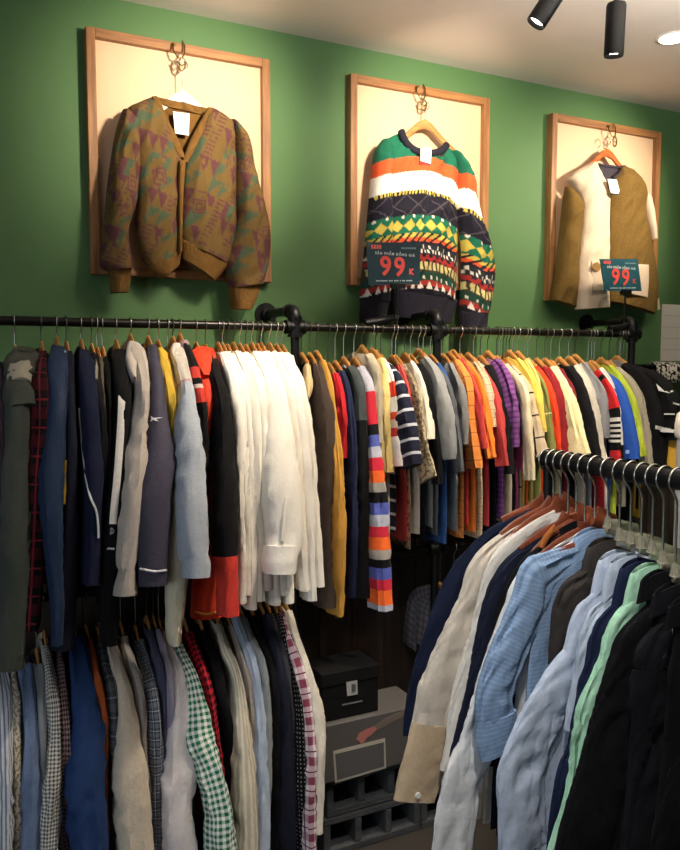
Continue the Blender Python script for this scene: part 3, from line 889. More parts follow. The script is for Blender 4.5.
D = [
    (547, 'jacket', 'navy jacket at the far end of the front rack', s('#121a30'), [(527, 509), (500, 523), (479, 537), (457, 560), (443, 586), (428, 626), (413, 671), (405, 715), (404, 735)], 'red', dict(col='stand')),
    (554, 'jacket', 'cream jacket with buttoned beige cuff', s('#cdc2b2'), [(541, 511), (512, 527), (486, 545), (470, 565), (461, 595), (440, 640), (420, 684), (413, 722), (405, 760)], 'red', dict(cuff=(s('#c2ab8c'), [(414, 722), (405, 758), (395, 800)]), col='stand')),
    (561, 'shirt', 'ivory shirt with a broad white collar', s('#d9d4c9'), [(552, 509), (530, 522), (506, 540), (490, 560), (480, 590), (468, 640), (452, 700), (446, 740), (440, 770)], 'red', {}),
    (569, 'jacket', 'black-navy jacket right of the ivory shirt', s('#161b2c'), [(558, 525), (536, 538), (510, 556), (491, 580), (481, 612), (471, 670), (458, 720), (450, 757)], 'red', dict(col='stand')),
    (577, 'blazer', 'black blazer with a rust-coloured tab at the neck', s('#0b0b0f'), [(574, 521), (548, 539), (520, 562), (504, 590), (494, 625), (486, 670), (474, 720), (462, 760)], 'red', dict(col='stand', tab=1)),
    (586, 'shirt', 'white shirt whose long sleeve hangs below the blue one', s('#dfdfdd'), [(580, 531), (556, 545), (528, 564), (512, 584), (501, 615), (486, 658), (474, 694), (461, 738), (447, 768), (436, 818), (431, 870)], 'red', {}),
    (596, 'shirt', 'blue chambray shirt with fine horizontal stripes and rolled sleeve', ('stripe', '#8ba3bf', '#7d96b6', .010, .6, 'v'), [(612, 523), (592, 540), (560, 549), (537, 556), (523, 568), (516, 592), (502, 626), (487, 662), (477, 698), (479, 735), (482, 757)], 'red', dict(dmax=.048, cuff=(('stripe', '#8ea6c1', '#8099b8', .010, .6, 'v'), [(478, 722), (479, 740), (482, 760)]))),
    (609, 'shirt', 'charcoal brown shirt with shoulder seam showing', s('#37322f'), [(634, 532), (617, 548), (596, 562), (570, 578), (556, 600), (553, 628), (551, 664)], 'clear', {}),
    (621, 'shirt', 'light blue cotton shirt with long creased sleeve', s('#b4bfd0'), [(652, 543), (634, 558), (612, 576), (588, 595), (574, 614), (565, 650), (546, 676), (524, 711), (503, 756), (497, 786), (499, 860)], 'clear', dict(dmax=.065)),
    (632, 'shirt', 'pale grey-blue shirt edge beside the light blue shirt', s('#aebac8'), [(660, 547), (644, 565), (622, 584), (598, 604), (585, 625), (577, 660), (570, 700), (566, 730)], 'clear', {}),
    (643, 'shirt', 'dark navy shirt left of the mint shirt', s('#18203a'), [(664, 553), (648, 572), (628, 592), (605, 611), (592, 632), (582, 680), (568, 747), (556, 783), (548, 860)], 'clear', {}),
    (654, 'shirt', 'mint green shirt with folded collar', s('#a0ccae'), [(676, 557), (660, 574), (640, 590), (616, 614), (605, 636), (598, 664), (582, 697), (573, 738), (568, 783), (547, 860)], 'clear', dict(dmax=.05)),
    (665, 'jacket', 'black jacket right of the mint shirt', s('#0b0b0d'), [(692, 566), (672, 583), (644, 607), (623, 624), (610, 658), (592, 722), (582, 758), (561, 827), (552, 880)], 'clear', dict(col='stand', dmax=.08)),
    (678, 'jacket', 'charcoal black jacket with a small white tag', s('#101115'), [(702, 580), (684, 600), (660, 622), (641, 638), (636, 660), (631, 695), (632, 740), (628, 800), (620, 870)], 'clear', dict(col='stand', tag=1, dmax=.09)),
    (694, 'jacket', 'black jacket cut by the lower right picture corner', s('#09090b'), [(730, 590), (712, 615), (698, 650), (690, 690), (676, 740), (660, 800), (645, 870)], 'clear', dict(col='stand', dmax=.09)),
]
ys = [rail_y(d[0]) for d in D]
for i, (px, kind, ph, fab, edge, hk, o) in enumerate(D):
    fab = fab + ({'ridge': .5, 'crease': .35},)
    Y0 = ys[i]
    slot = min(abs(ys[i] - ys[i - 1]) if i else .03, abs(ys[i + 1] - ys[i]) if i < len(D) - 1 else .03)
    zr = D_Z

    def edge_pts(e, dm, first=.02):
        P = [onY(x, y, Y0) for x, y in e]
        q = [(D_X - p.x, p.z - zr) for p in P]
        out = []
        cum = 0
        for j, (w, z) in enumerate(q):
            a, b = q[max(j - 1, 0)], q[min(j + 1, len(q) - 1)]
            tw, tz = b[0] - a[0], b[1] - a[1]
            l = math.hypot(tw, tz) or 1
            tw, tz = tw / l, tz / l
            if j:
                cum += math.dist(q[j], q[j - 1])
            d = first + (dm - first) * smooth01((cum - .1) / .18)
            out.append((w + tz * d, 0.0, z - tw * d, d, 0.0))
        return out
    dm = o.get('dmax', .055)
    arm = edge_pts(edge, dm)
    T = len(arm)
    b0 = max(.007, min(slot * .30, .013))
    arm = [(w, 0.0, z, d, b0 * (1 + .2 * min(1, j / 5))) for j, (w, n, z, d, b) in enumerate(arm)]
    if arm[0][0] > .06:
        arm = [(.04, 0.0, arm[0][2] + (arm[0][0] - .04) * .45, .018, b0)] + arm
    else:
        arm[0] = (min(arm[0][0], .05),) + arm[0][1:]
    g = dict(kind=kind, fab=fab, col=o.get('col', 'shirt'), L=.9, a=.2, bb=.016, amp=.0105, hemw=.03)
    g['nlim'] = slot * .14
    root, sl = garment(g, D_X, (D_X, Y0, zr), PI, zr, arm, slot, ph, 'clothes on the front rack', ('dark wooden hanger holding the ' if hk == 'red' else 'clear plastic hanger holding the ') + ph, kindh=hk, hi=True)
    if 'cuff' in o:
        cf, ce = o['cuff']
        pts = edge_pts(ce, dm, dm + .004)
        pts = [(w, 0, z, dm + .004, b0 * 1.5) for (w, n, z, d, b) in pts]
        m = MB()
        sleeve_geo(m, pts, 20, 24, .008, 3, .8, nlim=.003)
        c = m.build('cuff', fabric(cf), sl)
        c['label'] = 'buttoned beige cuff' if i == 1 else 'rolled cuff'
        if i == 1:
            P = pts[-1]
            m = MB()
            m.pipe([(P[0] + .0, b0 * 1.5, P[2] + .02), (P[0] + .0, b0 * 1.5 + .006, P[2] + .02)], .007, 14)
            bt = m.build('button', M_WHITEP, sl)
    if 'tab' in o:
        m = MB()
        sleeve_geo(m, [(.075, b0 * 1.4, arm[0][2] + .012, .009, .003), (.105, b0 * 1.5, arm[0][2] - .012, .010, .003), (.12, b0 * 1.6, arm[0][2] - .035, .009, .003)], 10, 8, 0, 0, .6)
        m.build('neck_tab', fabric(s('#a8622e')), root)['label'] = 'rust-coloured tab'
    if 'tag' in o:
        P = [onY(x, y, Y0 - b0 * 1.5) for x, y in [(671.5, 625), (679, 624), (680, 636), (672.5, 639)]]
        V = [(D_X - p.x, Y0 - p.y + .004, p.z - zr) for p in P]
        V2 = [(a, b_ - .003, c) for a, b_, c in V]
        m = MB()
        m.add(V + V2, [(0, 1, 2, 3), (7, 6, 5, 4)] + [(k, 4 + k, 4 + (k + 1) % 4, (k + 1) % 4) for k in range(4)])
        tg = m.build('size_tag', plain('tag_white', '#dcdcd6', .6), root, smooth=False)
        tg['label'] = 'small white tag'
# ------------------------------------------------------------------ room
def plaster(name, col, bump=.08, var=.05):
    t = NT(name)
    tc = t.n('ShaderNodeTexCoord').outputs['Object']
    c = lin(col)
    f = t.noise(tc, 3.0, 4.0)
    t.put(t.b.inputs['Base Color'], t.mix(f, tuple(v * (1 - var) for v in c[:3]) + (1,), tuple(v * (1 + var) for v in c[:3]) + (1,)))
    t.b.inputs['Roughness'].default_value = .6
    t.b.inputs['Specular IOR Level'].default_value = .3
    t.put(t.b.inputs['Normal'], t.bump(t.noise(tc, 160.0, 3.0), bump, .003))
    return t.m


M_GREEN = plaster('green_wall_paint', '#527548')
M_CEIL = plaster('ceiling_paint', '#e6dcd2', .04)
M_SIDE = plaster('side_wall_paint', '#4a4744')
CEIL_Z = onY(400, 56.2, WALL_Y).z
RX0, RX1, RY0 = -2.6, 4.4, -3.0


def struct(name, m, lo, hi, **kw):
    o = MB().box(lo, hi).build(name, m, smooth=False, **kw)
    o['kind'] = 'structure'
    return o


t_ = NT('floor_concrete')
tc = t_.n('ShaderNodeTexCoord').outputs['Object']
t_.put(t_.b.inputs['Base Color'], t_.mix(t_.noise(tc, 4.0, 6.0), lin('#2c2825'), lin('#3f3a35')))
t_.b.inputs['Roughness'].default_value = .5
struct('floor', t_.m, (RX0, RY0, -.1), (RX1, WALL_Y, 0))
struct('ceiling', M_CEIL, (RX0, RY0, CEIL_Z), (RX1, WALL_Y + .1, CEIL_Z + .1))
struct('wall_back', M_GREEN, (RX0, WALL_Y, 0), (RX1, WALL_Y + .1, CEIL_Z))
struct('wall_right', M_GREEN, (RX1, RY0, 0), (RX1 + .1, WALL_Y + .1, CEIL_Z))
struct('wall_front', M_SIDE, (RX0, RY0 - .1, 0), (RX1, RY0, CEIL_Z))
# shop window in the wall to the left of the viewer
WY0, WY1, WZ0, WZ1 = -2.2, 1.0, .5, 2.5
m = MB()
m.box((RX0 - .1, RY0, 0), (RX0, WY0, CEIL_Z)).box((RX0 - .1, WY1, 0), (RX0, WALL_Y + .1, CEIL_Z)).box((RX0 - .1, WY0, 0), (RX0, WY1, WZ0)).box((RX0 - .1, WY0, WZ1), (RX0, WY1, CEIL_Z))
o = m.build('wall_left', M_SIDE, smooth=False)
o['kind'] = 'structure'
m = MB()
for y in (WY0, -.63, WY1 - .06):
    m.box((RX0 - .07, y, WZ0), (RX0 - .02, y + .06, WZ1))
m.box((RX0 - .07, WY0, WZ0), (RX0 - .02, WY1, WZ0 + .06)).box((RX0 - .07, WY0, WZ1 - .06), (RX0 - .02, WY1, WZ1))
o = m.build('window_1', M_IRON, smooth=False)
o['kind'] = 'structure'
# vertical dark boards on the lower part of the wall
M_BOARD = wood('dark_board', '#2f2620', '#45382e', 'z', .6)
m = MB()
x = RX0
while x < RX1 - .02:
    m.box((x + .002, WALL_Y - .015, 0), (min(x + .148, RX1), WALL_Y + .001, 1.12))
    x += .15
o = m.build('trim_1', M_BOARD, smooth=False)
o['kind'] = 'structure'

# ------------------------------------------------------------------ black pipe rack on the wall
rack = empty('pipe_clothes_rack', (1.1, RAIL_Y, 0), 0, 'black iron pipe clothes rack bolted to the green wall', 'clothes rack')
RL = Vector((1.1, RAIL_Y, 0))
posts = [onY(295, 327, RAIL_Y).x, onY(437, 330, RAIL_Y).x, onY(632, 337, RAIL_Y).x, -.55]
posts = [-.55] + posts[:3]


def L(p):
    return Vector(p) - RL


def fit(name, axis_pts, r, parent=rack, lip=True):
    """pipe fitting: thick sleeve with raised lips at its ends"""
    m = MB()
    P = [Vector(p) for p in axis_pts]
    m.pipe(P, r, 18)
    if lip:
        for a, b in ((P[0], P[1]), (P[-1], P[-2])):
            dr = (b - a).normalized()
            m.pipe([a, a + dr * .008], r * 1.16, 18)
    return m.build(name, M_IRON, parent)


MB().pipe([L((-.56, RAIL_Y, RAIL_Z)), L((posts[3] + .012, RAIL_Y, RAIL_Z))], .0142, 18).build('upper_rail', M_RAIL, rack)
MB().pipe([L((-.56, RAIL_Y, LOW_Z)), L((posts[3] + .012, RAIL_Y, LOW_Z))], .0142, 18).build('lower_rail', M_RAIL, rack)
ARM = .058
for i, x in enumerate(posts):
    MB().pipe([L((x, RAIL_Y, 0)), L((x, RAIL_Y, RAIL_Z + ARM - .01))], .0155, 18).build('post', M_IRON, rack)
    fit('tee', [L((x, RAIL_Y, RAIL_Z - .034)), L((x, RAIL_Y, RAIL_Z + .034))], .0225)
    fit('tee_collar', [L((x - .036, RAIL_Y, RAIL_Z)), L((x + .036, RAIL_Y, RAIL_Z))], .021)
    fit('cross_fitting', [L((x - .034, RAIL_Y, LOW_Z)), L((x + .034, RAIL_Y, LOW_Z))], .021)
    zt = RAIL_Z + ARM
    el = [L((x, RAIL_Y, zt - .03))] + [L((x, RAIL_Y + .026 - .026 * math.cos(a), zt - .004 + .0 + .026 * math.sin(a) - .022)) for a in [k * PI / 12 for k in range(1, 7)]] + [L((x, RAIL_Y + .055, zt))]
    fit('elbow', el, .0215)
    MB().pipe([L((x, RAIL_Y + .03, zt)), L((x, WALL_Y - .01, zt))], .0155, 18).build('wall_arm', M_IRON, rack)
    m = MB().pipe([L((x, WALL_Y - .001, zt)), L((x, WALL_Y - .011, zt))], .043, 28).pipe([L((x, WALL_Y - .011, zt)), L((x, WALL_Y - .035, zt))], .023, 20)
    for k in range(4):
        a = PI / 4 + k * PI / 2
        m.pipe([L((x + .032 * math.cos(a), WALL_Y - .010, zt + .032 * math.sin(a))), L((x + .032 * math.cos(a), WALL_Y - .015, zt + .032 * math.sin(a)))], .005, 8)
    m.build('wall_flange', M_IRON, rack)
    MB().pipe([L((x, RAIL_Y, 0)), L((x, RAIL_Y, .01))], .045, 24).build('foot_flange', M_IRON, rack)

# the front rack
FY0, FY1 = rail_y(545.5) + .004, .5
fr = empty('freestanding_clothes_rack', (D_X, FY0, 0), 0, 'black freestanding clothes rack running from the right foreground towards the wall', 'clothes rack')
m = MB().pipe([(0, 0, D_Z), (0, FY1 - FY0, D_Z)], .0215, 20)
m.build('rail', M_IRON, fr)
for y in (-.014, FY1 - FY0):
    m = MB().pipe([(0, y, .05), (0, y, D_Z)], .0125, 18)
    m.build('post', M_IRON, fr)
    MB().pipe([(-.24, y, .05), (.24, y, .05)], .016, 16).build('foot_bar', M_IRON, fr)
    for sx in (-.24, .24):
        m = MB().pipe([(sx, y, 0), (sx, y, .034)], [.02, .017], 12)
        m.build('foot', M_IRON, fr)

# ------------------------------------------------------------------ framed boards
M_OAK = wood('frame_oak_upright', '#75492a', '#a97845', 'z', .5)
M_OAKH = wood('frame_oak_across', '#75492a', '#a97845', 'x', .5)
M_PANEL = plaster('pale_peach_board', '#d8b794', .05, .04)
M_BRASS = plain('aged_brass', '#8a7448', .3, 1.0)
FR = [((84, 27), (270, 58.5), (90, 274)), ((347, 73), (490, 98), (348.5, 285)), ((548, 112), (661.5, 132.5), (549, 300.5))]
fpos = []
for i, (tl, tr, bl) in enumerate(FR):
    a, b, c = onY(*tl, WALL_Y - .008), onY(*tr, WALL_Y - .038), onY(*bl, WALL_Y - .03)
    a.z = onY(*tl, WALL_Y - .035).z
    zt, zb = (a.z + b.z) / 2, c.z
    fpos.append((a.x, b.x, zb, zt))
    lab = ['large oak-framed peach board behind the patterned cardigan', 'oak-framed peach board behind the striped jumper', 'oak-framed peach board behind the cream and olive jacket'][i]
    f = empty('wall_frame', (a.x, WALL_Y, zb), 0, lab, 'frame', 'oak frames on the green wall')
    W, H, t, dp = b.x - a.x, zt - zb, .030, .04
    MB().box((t * .6, -.016, t * .6), (W - t * .6, -.002, H - t * .6)).build('backing_board', M_PANEL, f, smooth=False)
    MB().box((0, -dp, 0), (t, -.001, H)).build('side_bar', M_OAK, f, bevel=.002, smooth=False)
    MB().box((W - t, -dp, 0), (W, -.001, H)).build('side_bar', M_OAK, f, bevel=.002, smooth=False)
    MB().box((t, -dp, H - t), (W - t, -.001, H)).build('top_bar', M_OAKH, f, bevel=.002, smooth=False)
    MB().box((t, -dp, 0), (W - t, -.001, t)).build('bottom_bar', M_OAKH, f, bevel=.002, smooth=False)

# hooks and hangers on the frames
HK = [((179, 45), (180, 62), (183, 82), (183, 93)), ((421, 88), (422, 100), (424, 112), (425, 121)), ((612, 127), (609, 138), (608, 146), (607, 150))]
for i, (top, mid, ring, apex) in enumerate(HK):
    Yh = WALL_Y - .052
    P = onY(*top, Yh)
    e = empty('coat_hook', P, 0, ['brass scroll hook on the frame of the patterned cardigan', 'brass scroll hook on the frame of the striped jumper', 'brass scroll hook on the frame of the cream and olive jacket'][i], 'hook', 'brass hooks on the frames')
    R = onY(*mid, Yh) - P
    m = MB()
    arc = [(-.022 + .006 * math.sin(k), 0, .0) for k in (0,)]
    m.pipe([(-.02, .004, .004), (-.022, -.004, -.02), (-.010, -.012, -.045), (.004, -.012, -.048), (.016, -.006, -.03), (.02, .0, .0), (.012, .004, .018)], .0028, 10)
    m.build('wire_loop', M_BRASS, e)
    m = MB()
    m.pipe([(.004 + .016 * math.cos(a) * (1 - .05 * k), -.014, -.068 + .022 * math.sin(a)) for k, a in enumerate([math.radians(100 - 30 * j) for j in range(14)])], .0034, 10)
    m.pipe([(-.012, -.014, -.06), (.004, -.02, -.075), (.016, -.014, -.064)], .003, 10)
    m.build('scroll', M_BRASS, e)
    m = MB().pipe([(-.012, .0115, .004), (-.012, .004, .004)], .006, 12)
    m.build('screw_head', M_BRASS, e)
    A = onY(*apex, Yh - .012)
    hm = [M_WHITEP, wood('tan_hanger_wood', '#a06a34', '#c48f52', 'x', .4), M_HORANGE][i]
    h = empty('clothes_hanger', A, 0, ['white hanger carrying the patterned cardigan', 'tan wooden hanger carrying the striped jumper', 'orange wooden hanger carrying the cream and olive jacket'][i], 'hanger')
    top_z = (P - A).z - .07
    m = MB()
    rr = .016
    m.pipe([(rr * math.cos(math.radians(a)) + .0, -.004, top_z + rr * math.sin(math.radians(a))) for a in range(200, -80, -20)] + [(.0, -.002, top_z - .02), (0, 0, .0)], .002, 8)
    m.build('hook', M_STEEL, h)
    m = MB()
    sc = [1.0, 1.0, 1.0][i]
    pts = [(-.19, .0, -.125), (-.15, 0, -.105), (-.08, 0, -.058), (-.03, 0, -.016), (0, 0, -.004), (.03, 0, -.016), (.08, 0, -.058), (.15, 0, -.105), (.19, 0, -.125)]
    prof = [.010, .013, .014, .016, .019, .016, .014, .013, .010]
    V, F = [], []
    K = 10
    for (x, y, z), d in zip(pts, prof):
        for k in range(K):
            a = 2 * PI * k / K
            V.append((x, y + .0065 * sgnp(math.cos(a), .6), z + d * sgnp(math.sin(a), .6) - d * .4))
    for j in range(len(pts) - 1):
        for k in range(K):
            F.append((j * K + k, (j + 1) * K + k, (j + 1) * K + (k + 1) % K, j * K + (k + 1) % K))
    F += [tuple(range(K)), tuple((len(pts) - 1) * K + k for k in range(K - 1, -1, -1))]
    m.add(V, F)
    m.build('shoulder_bar', hm, h)

# ------------------------------------------------------------------ garments shown on the boards
KNIT = fabric(('attr', {'mottle': .16, 'weave': .6}))


def lerp(a, b, t):
    return a + (b - a) * t


def panel(name, rows, cal, Yf, mat, parent, nu=40, nv=40, bulge=.035, back=.004, colf=None, folds=.005, seed=0.0, skew=0.0, sag=0.0):
    """rows (xl, yl, xr, yr) down the piece, in a zoomed crop's frame (scale, ox, oy): a padded cloth piece standing at depth Yf"""
    sc, ox, oy = cal
    R = resample([(r[0], r[1], 0.0) + tuple(r) for r in rows], nv)
    R = [r[3:] for r in R]
    m = MB()
    V, C, UV = [], [], []
    for j, r in enumerate(R):
        for i in range(nu):
            t = i / (nu - 1)
            x, y = lerp(r[0], r[2], t), lerp(r[1], r[3], t)
            y += sag * max(0, 1 - (2 * t - 1) ** 2) ** .7 * max(0, 1 - j / (nv * .3)) ** 1.3
            P = onY(ox + x / sc, oy + y / sc, Yf)
            h = bulge * max(0.0, 1 - abs(2 * t - 1) ** 2.6) ** .6
            h *= min(1, .35 + j / (nv * .16))
            f = folds * (noise.noise(Vector((x / 62 + seed, y / 150, seed))) * 1.4 + 1.1 * (.5 - abs(noise.noise(Vector((x / 40 + y / 90, y / 110 - x / 200, seed + 3))) * 2))) * min(1, 6 * t, 6 * (1 - t))
            V.append(Vector((P.x, Yf - h - f + skew * (t - .5), P.z)))
            UV.append((P.x, P.z))
            C.append(lin(colf(x, y)) if colf else (1, 1, 1, 1))
    n = len(V)
    Vb = [Vector((p.x, Yf + back + skew * ((k % nu) / (nu - 1) - .5), p.z)) for k, p in enumerate(V)]
    F = []
    for j in range(nv - 1):
        for i in range(nu - 1):
            a = j * nu + i
            F.append((a, a + nu, a + nu + 1, a + 1))
            F.append((n + a, n + a + 1, n + a + nu + 1, n + a + nu))
    for j in range(nv - 1):
        a, b = j * nu, j * nu + nu - 1
        F.append((a, n + a, n + a + nu, a + nu))
        F.append((b, b + nu, n + b + nu, n + b))
    for i in range(nu - 1):
        a = (nv - 1) * nu + i
        F.append((a, n + a, n + a + 1, a + 1))
        F.append((i, i + 1, n + i + 1, n + i))
    org = Vector(parent.location if parent.parent is None else parent.parent.location)
    m.add([p - org for p in V + Vb], F, UV + UV)
    if colf:
        m.c = C + C
    return m.build(name, mat, parent)


# 1 --- cardigan
c1 = (2.743, 70, 10)
OL, PU, GR, DK = (102, 80, 43), (88, 52, 55), (68, 82, 62), (92, 66, 34)


def hsh(a, b):
    v = math.sin(a * 127.1 + b * 311.7) * 43758.5453
    return v - math.floor(v)


SQ = [(165, 485, 38, .1), (237, 465, 40, -.15), (438, 425, 34, .2), (345, 545, 34, .1), (140, 560, 30, .1), (520, 620, 34, -.3), (300, 560, 30, .2), (470, 430, 30, .4)]


def cardi(x, y):
    for (cx, cy, r, an) in SQ:
        u = (x - cx) * math.cos(an) + (y - cy) * math.sin(an)
        v = -(x - cx) * math.sin(an) + (y - cy) * math.cos(an)
        q = max(abs(u) * 1.25, abs(v)) / (r * .55)
        if q < .35:
            return OL
        if q < .55:
            return PU
        if q < .78:
            return OL
        if q < 1.0:
            return PU
    a, b = x * .9 + y * .42, y * .8 - x * .35
    ca, cb = math.floor(a / 30), math.floor(b / 40)
    fa, fb = a / 30 - ca, b / 40 - cb
    h = hsh(ca, cb)
    c = OL
    if h < .34:
        c = PU if fa > fb else OL
    elif h < .56:
        c = GR if fa + fb < 1.05 else OL
    elif h < .76:
        c = PU if (fb * 4) % 1 < .42 and fa > .2 else OL
    elif h < .88:
        c = GR if fa > .45 else PU
    if hsh(math.floor(x / 9), math.floor(y / 13)) > .86:
        c = OL
    return c


def rib(x, y):
    return (114, 82, 38) if (x / 5) % 1 < .62 else (94, 66, 31)


P0 = onY(70 + 305 / 2.743, 10 + 250 / 2.743, WALL_Y - .08)
card = empty('cardigan', P0, 0, 'olive v-neck cardigan with purple and green geometric pattern on the framed board', 'cardigan')
Y1 = WALL_Y - .062
panel('back_panel', [(232, 245, 385, 275), (200, 300, 440, 320), (190, 500, 450, 520), (200, 690, 430, 720)], c1, Y1, KNIT, card, 24, 30, .004, .003, rib, .0)
panel('neck_band_back', [(236, 238, 388, 272), (250, 262, 372, 290)], c1, Y1 - .006, KNIT, card, 24, 6, .006, .003, rib, .0)
panel('front_panel', [(228, 238, 238, 240), (188, 254, 252, 275), (156, 275, 272, 318), (160, 345, 300, 385), (174, 410, 314, 418), (184, 510, 310, 520), (182, 590, 306, 600), (192, 655, 305, 640), (212, 704, 304, 668)], c1, Y1 - .018, KNIT, card, 60, 90, .045, .012, cardi, .008, 2.0)
panel('front_panel', [(380, 268, 392, 272), (352, 318, 432, 296), (330, 372, 468, 326), (312, 418, 462, 400), (312, 470, 456, 510), (308, 560, 456, 590), (306, 620, 446, 655), (306, 640, 436, 700)], c1, Y1 - .022, KNIT, card, 60, 90, .045, .012, cardi, .008, 7.0)
panel('hem_rib', [(208, 694, 306, 652), (224, 716, 305, 672), (252, 738, 300, 697)], c1, Y1 - .026, KNIT, card, 40, 14, .03, .012, rib, .003)
panel('hem_rib', [(304, 626, 440, 690), (306, 660, 424, 714), (309, 684, 398, 744)], c1, Y1 - .03, KNIT, card, 40, 14, .03, .012, rib, .003)
panel('neck_band', [(226, 236, 246, 240), (240, 300, 268, 300), (272, 360, 296, 352), (300, 404, 318, 408)], c1, Y1 - .046, KNIT, card, 10, 30, .006, .008, rib, 0)
panel('neck_band', [(380, 266, 396, 274), (352, 316, 376, 326), (326, 366, 346, 378), (310, 412, 322, 420)], c1, Y1 - .05, KNIT, card, 10, 30, .006, .008, rib, 0)
panel('button_band', [(302, 412, 318, 412), (300, 500, 312, 500), (300, 600, 309, 600), (301, 668, 308, 660)], c1, Y1 - .066, KNIT, card, 8, 40, .004, .02, rib, 0)
sl1 = panel('sleeve', [(146, 272, 190, 300), (128, 330, 190, 385), (112, 420, 190, 440), (100, 520, 182, 530), (92, 610, 160, 600), (84, 660, 164, 660), (84, 700, 172, 692), (106, 716, 168, 712)], c1, Y1 - .03, KNIT, card, 44, 80, .06, .02, cardi, .012, 4.0)
panel('cuff', [(106, 708, 168, 706), (112, 740, 166, 740), (114, 776, 160, 774)], c1, Y1 - .034, KNIT, sl1, 24, 16, .04, .02, rib, .002)
sl2 = panel('sleeve', [(440, 300, 470, 326), (452, 400, 490, 385), (456, 515, 515, 480), (462, 580, 540, 570), (440, 660, 548, 630), (430, 700, 544, 690), (440, 764, 528, 752)], c1, Y1 - .036, KNIT, card, 44, 80, .065, .02, cardi, .012, 9.0)
panel('cuff', [(440, 758, 526, 746), (442, 790, 512, 790), (446, 822, 496, 822)], c1, Y1 - .04, KNIT, sl2, 24, 16, .045, .02, rib, .002)
M_TAG = plain('card_tag', '#ece9e2', .6)


def tagpart(parent, quad, cal, Y, name='price_tag', mat=None, thick=.003, lab=None):
    sc, ox, oy = cal
    V = [onY(ox + x / sc, oy + y / sc, Y) - Vector(parent.location) for x, y in quad]
    V2 = [v + Vector((0, thick, 0)) for v in V]
    n = len(V)
    o = MB().add(V + V2, [tuple(range(n)), tuple(range(2 * n - 1, n - 1, -1))] + [(k, n + k, n + (k + 1) % n, (k + 1) % n) for k in range(n)]).build(name, mat or M_TAG, parent, smooth=False)
    if lab:
        o['label'] = lab
    return o


tagpart(card, [(283, 278), (328, 284), (326, 344), (288, 338)], c1, Y1 - .03, lab='white paper price tag')

# 2 --- fair isle jumper
c2 = (3.864, 360, 110)
NV, CR, GN, YE, RD, ORG = (30, 28, 40), (222, 212, 196), (28, 100, 76), (196, 176, 78), (150, 44, 40), (222, 88, 46)


def fair(x, y):
    dx = (x - 205) / 105
    arch = 22 * dx * dx
    if dx < 0:
        arch *= .42
    v = y - min(arch, 118)
    if v < 190:
        return GN
    if v < 246:
        return ORG
    if v < 318:
        return (238, 232, 222)
    if v < 332:
        return YE if (x / 11) % 1 < .55 else NV
    if v < 412:
        if abs(((x / 80) % 1) * 80 - 40 - (v - 372)) < 3 or abs(40 - ((x / 80) % 1) * 80 - (v - 372)) < 3:
            return (74, 68, 76)
        return NV
    if v < 480:
        if v < 422:
            return (225, 220, 205) if (x / 36) % 1 < .2 else GN
        u, w = (x / 38) % 1 - .5, (v - 450) / 46
        return YE if abs(u) + abs(w) < .5 else GN
    if v < 512:
        q = ((x + (v - 480) * .9) / 26) % 1
        return (ORG if v > 497 else YE) if q < .6 else NV
    if v < 525:
        return NV
    if v < 562:
        u, w = (x / 26) % 1, (v - 525) / 37
        return (214, 208, 196) if (abs(u - .5) < .12 and w < .4) or (abs(abs(u - .5) - .28) < .11 and .5 < w < .85) else (32, 40, 46)
    if v < 590:
        return RD if ((x / 24) % 1 < .5) != ((v - 562) / 14 < 1) or abs(v - 577) < 4 else NV
    if v < 628:
        return (196, 184, 124) if (x / 15) % 1 < .62 and v < 620 else (58, 52, 40)
    if v < 662:
        return (206, 202, 186) if (x / 22) % 1 < .22 and abs(v - 650) < 6 else (24, 60, 48)
    if v < 692:
        u = abs((x / 28) % 1 - .5)
        if u * 2 < (v - 664) / 26 * .6:
            return (226, 216, 204)
        return RD if v < 682 else NV
    return (24, 23, 32)


P0 = onY(360 + 240 / 3.864, 110 + 120 / 3.864, WALL_Y - .08)
jum = empty('jumper', P0, 0, 'wool jumper with green, orange, white and fair isle bands on the middle board', 'jumper')
Y2 = WALL_Y - .062
dk = lambda x, y: (34, 32, 42) if (x / 6) % 1 < .6 else (26, 25, 34)
panel('body', [(148, 90, 342, 146), (104, 118, 372, 172), (98, 180, 382, 250), (104, 290, 372, 380), (106, 360, 376, 430), (114, 480, 374, 540), (118, 600, 372, 640), (124, 690, 366, 740)], c2, Y2 - .012, KNIT, jum, 130, 170, .05, .014, fair, .012, 3.0, 0.0, 64)
panel('hem_rib', [(124, 684, 378, 732), (128, 740, 366, 780), (134, 800, 350, 826)], c2, Y2 - .018, KNIT, jum, 60, 16, .045, .014, dk, .004)
sa = panel('sleeve', [(92, 112, 120, 120), (62, 160, 118, 220), (50, 240, 112, 300), (42, 330, 112, 370), (32, 440, 118, 470), (20, 560, 118, 580), (8, 680, 114, 690), (6, 742, 110, 742)], c2, Y2 - .03, KNIT, jum, 60, 140, .055, .016, fair, .008, 6.0)
panel('cuff', [(8, 736, 110, 738), (4, 790, 100, 790), (6, 826, 96, 826)], c2, Y2 - .034, KNIT, sa, 30, 16, .045, .014, dk, .003)
sb = panel('sleeve', [(360, 156, 384, 172), (378, 260, 424, 270), (378, 360, 446, 360), (388, 440, 468, 446), (398, 540, 496, 520), (398, 640, 514, 630), (392, 740, 498, 745), (390, 782, 488, 786)], c2, Y2 - .03, KNIT, jum, 60, 140, .06, .016, fair, .010, 8.0)
panel('cuff', [(388, 776, 490, 780), (388, 820, 486, 824), (388, 862, 482, 864)], c2, Y2 - .034, KNIT, sb, 30, 16, .05, .014, dk, .003)
m = MB()
ring = [(160, 84), (170, 112), (192, 142), (222, 160), (254, 168), (288, 166), (316, 156), (334, 136)]
V, F = [], []
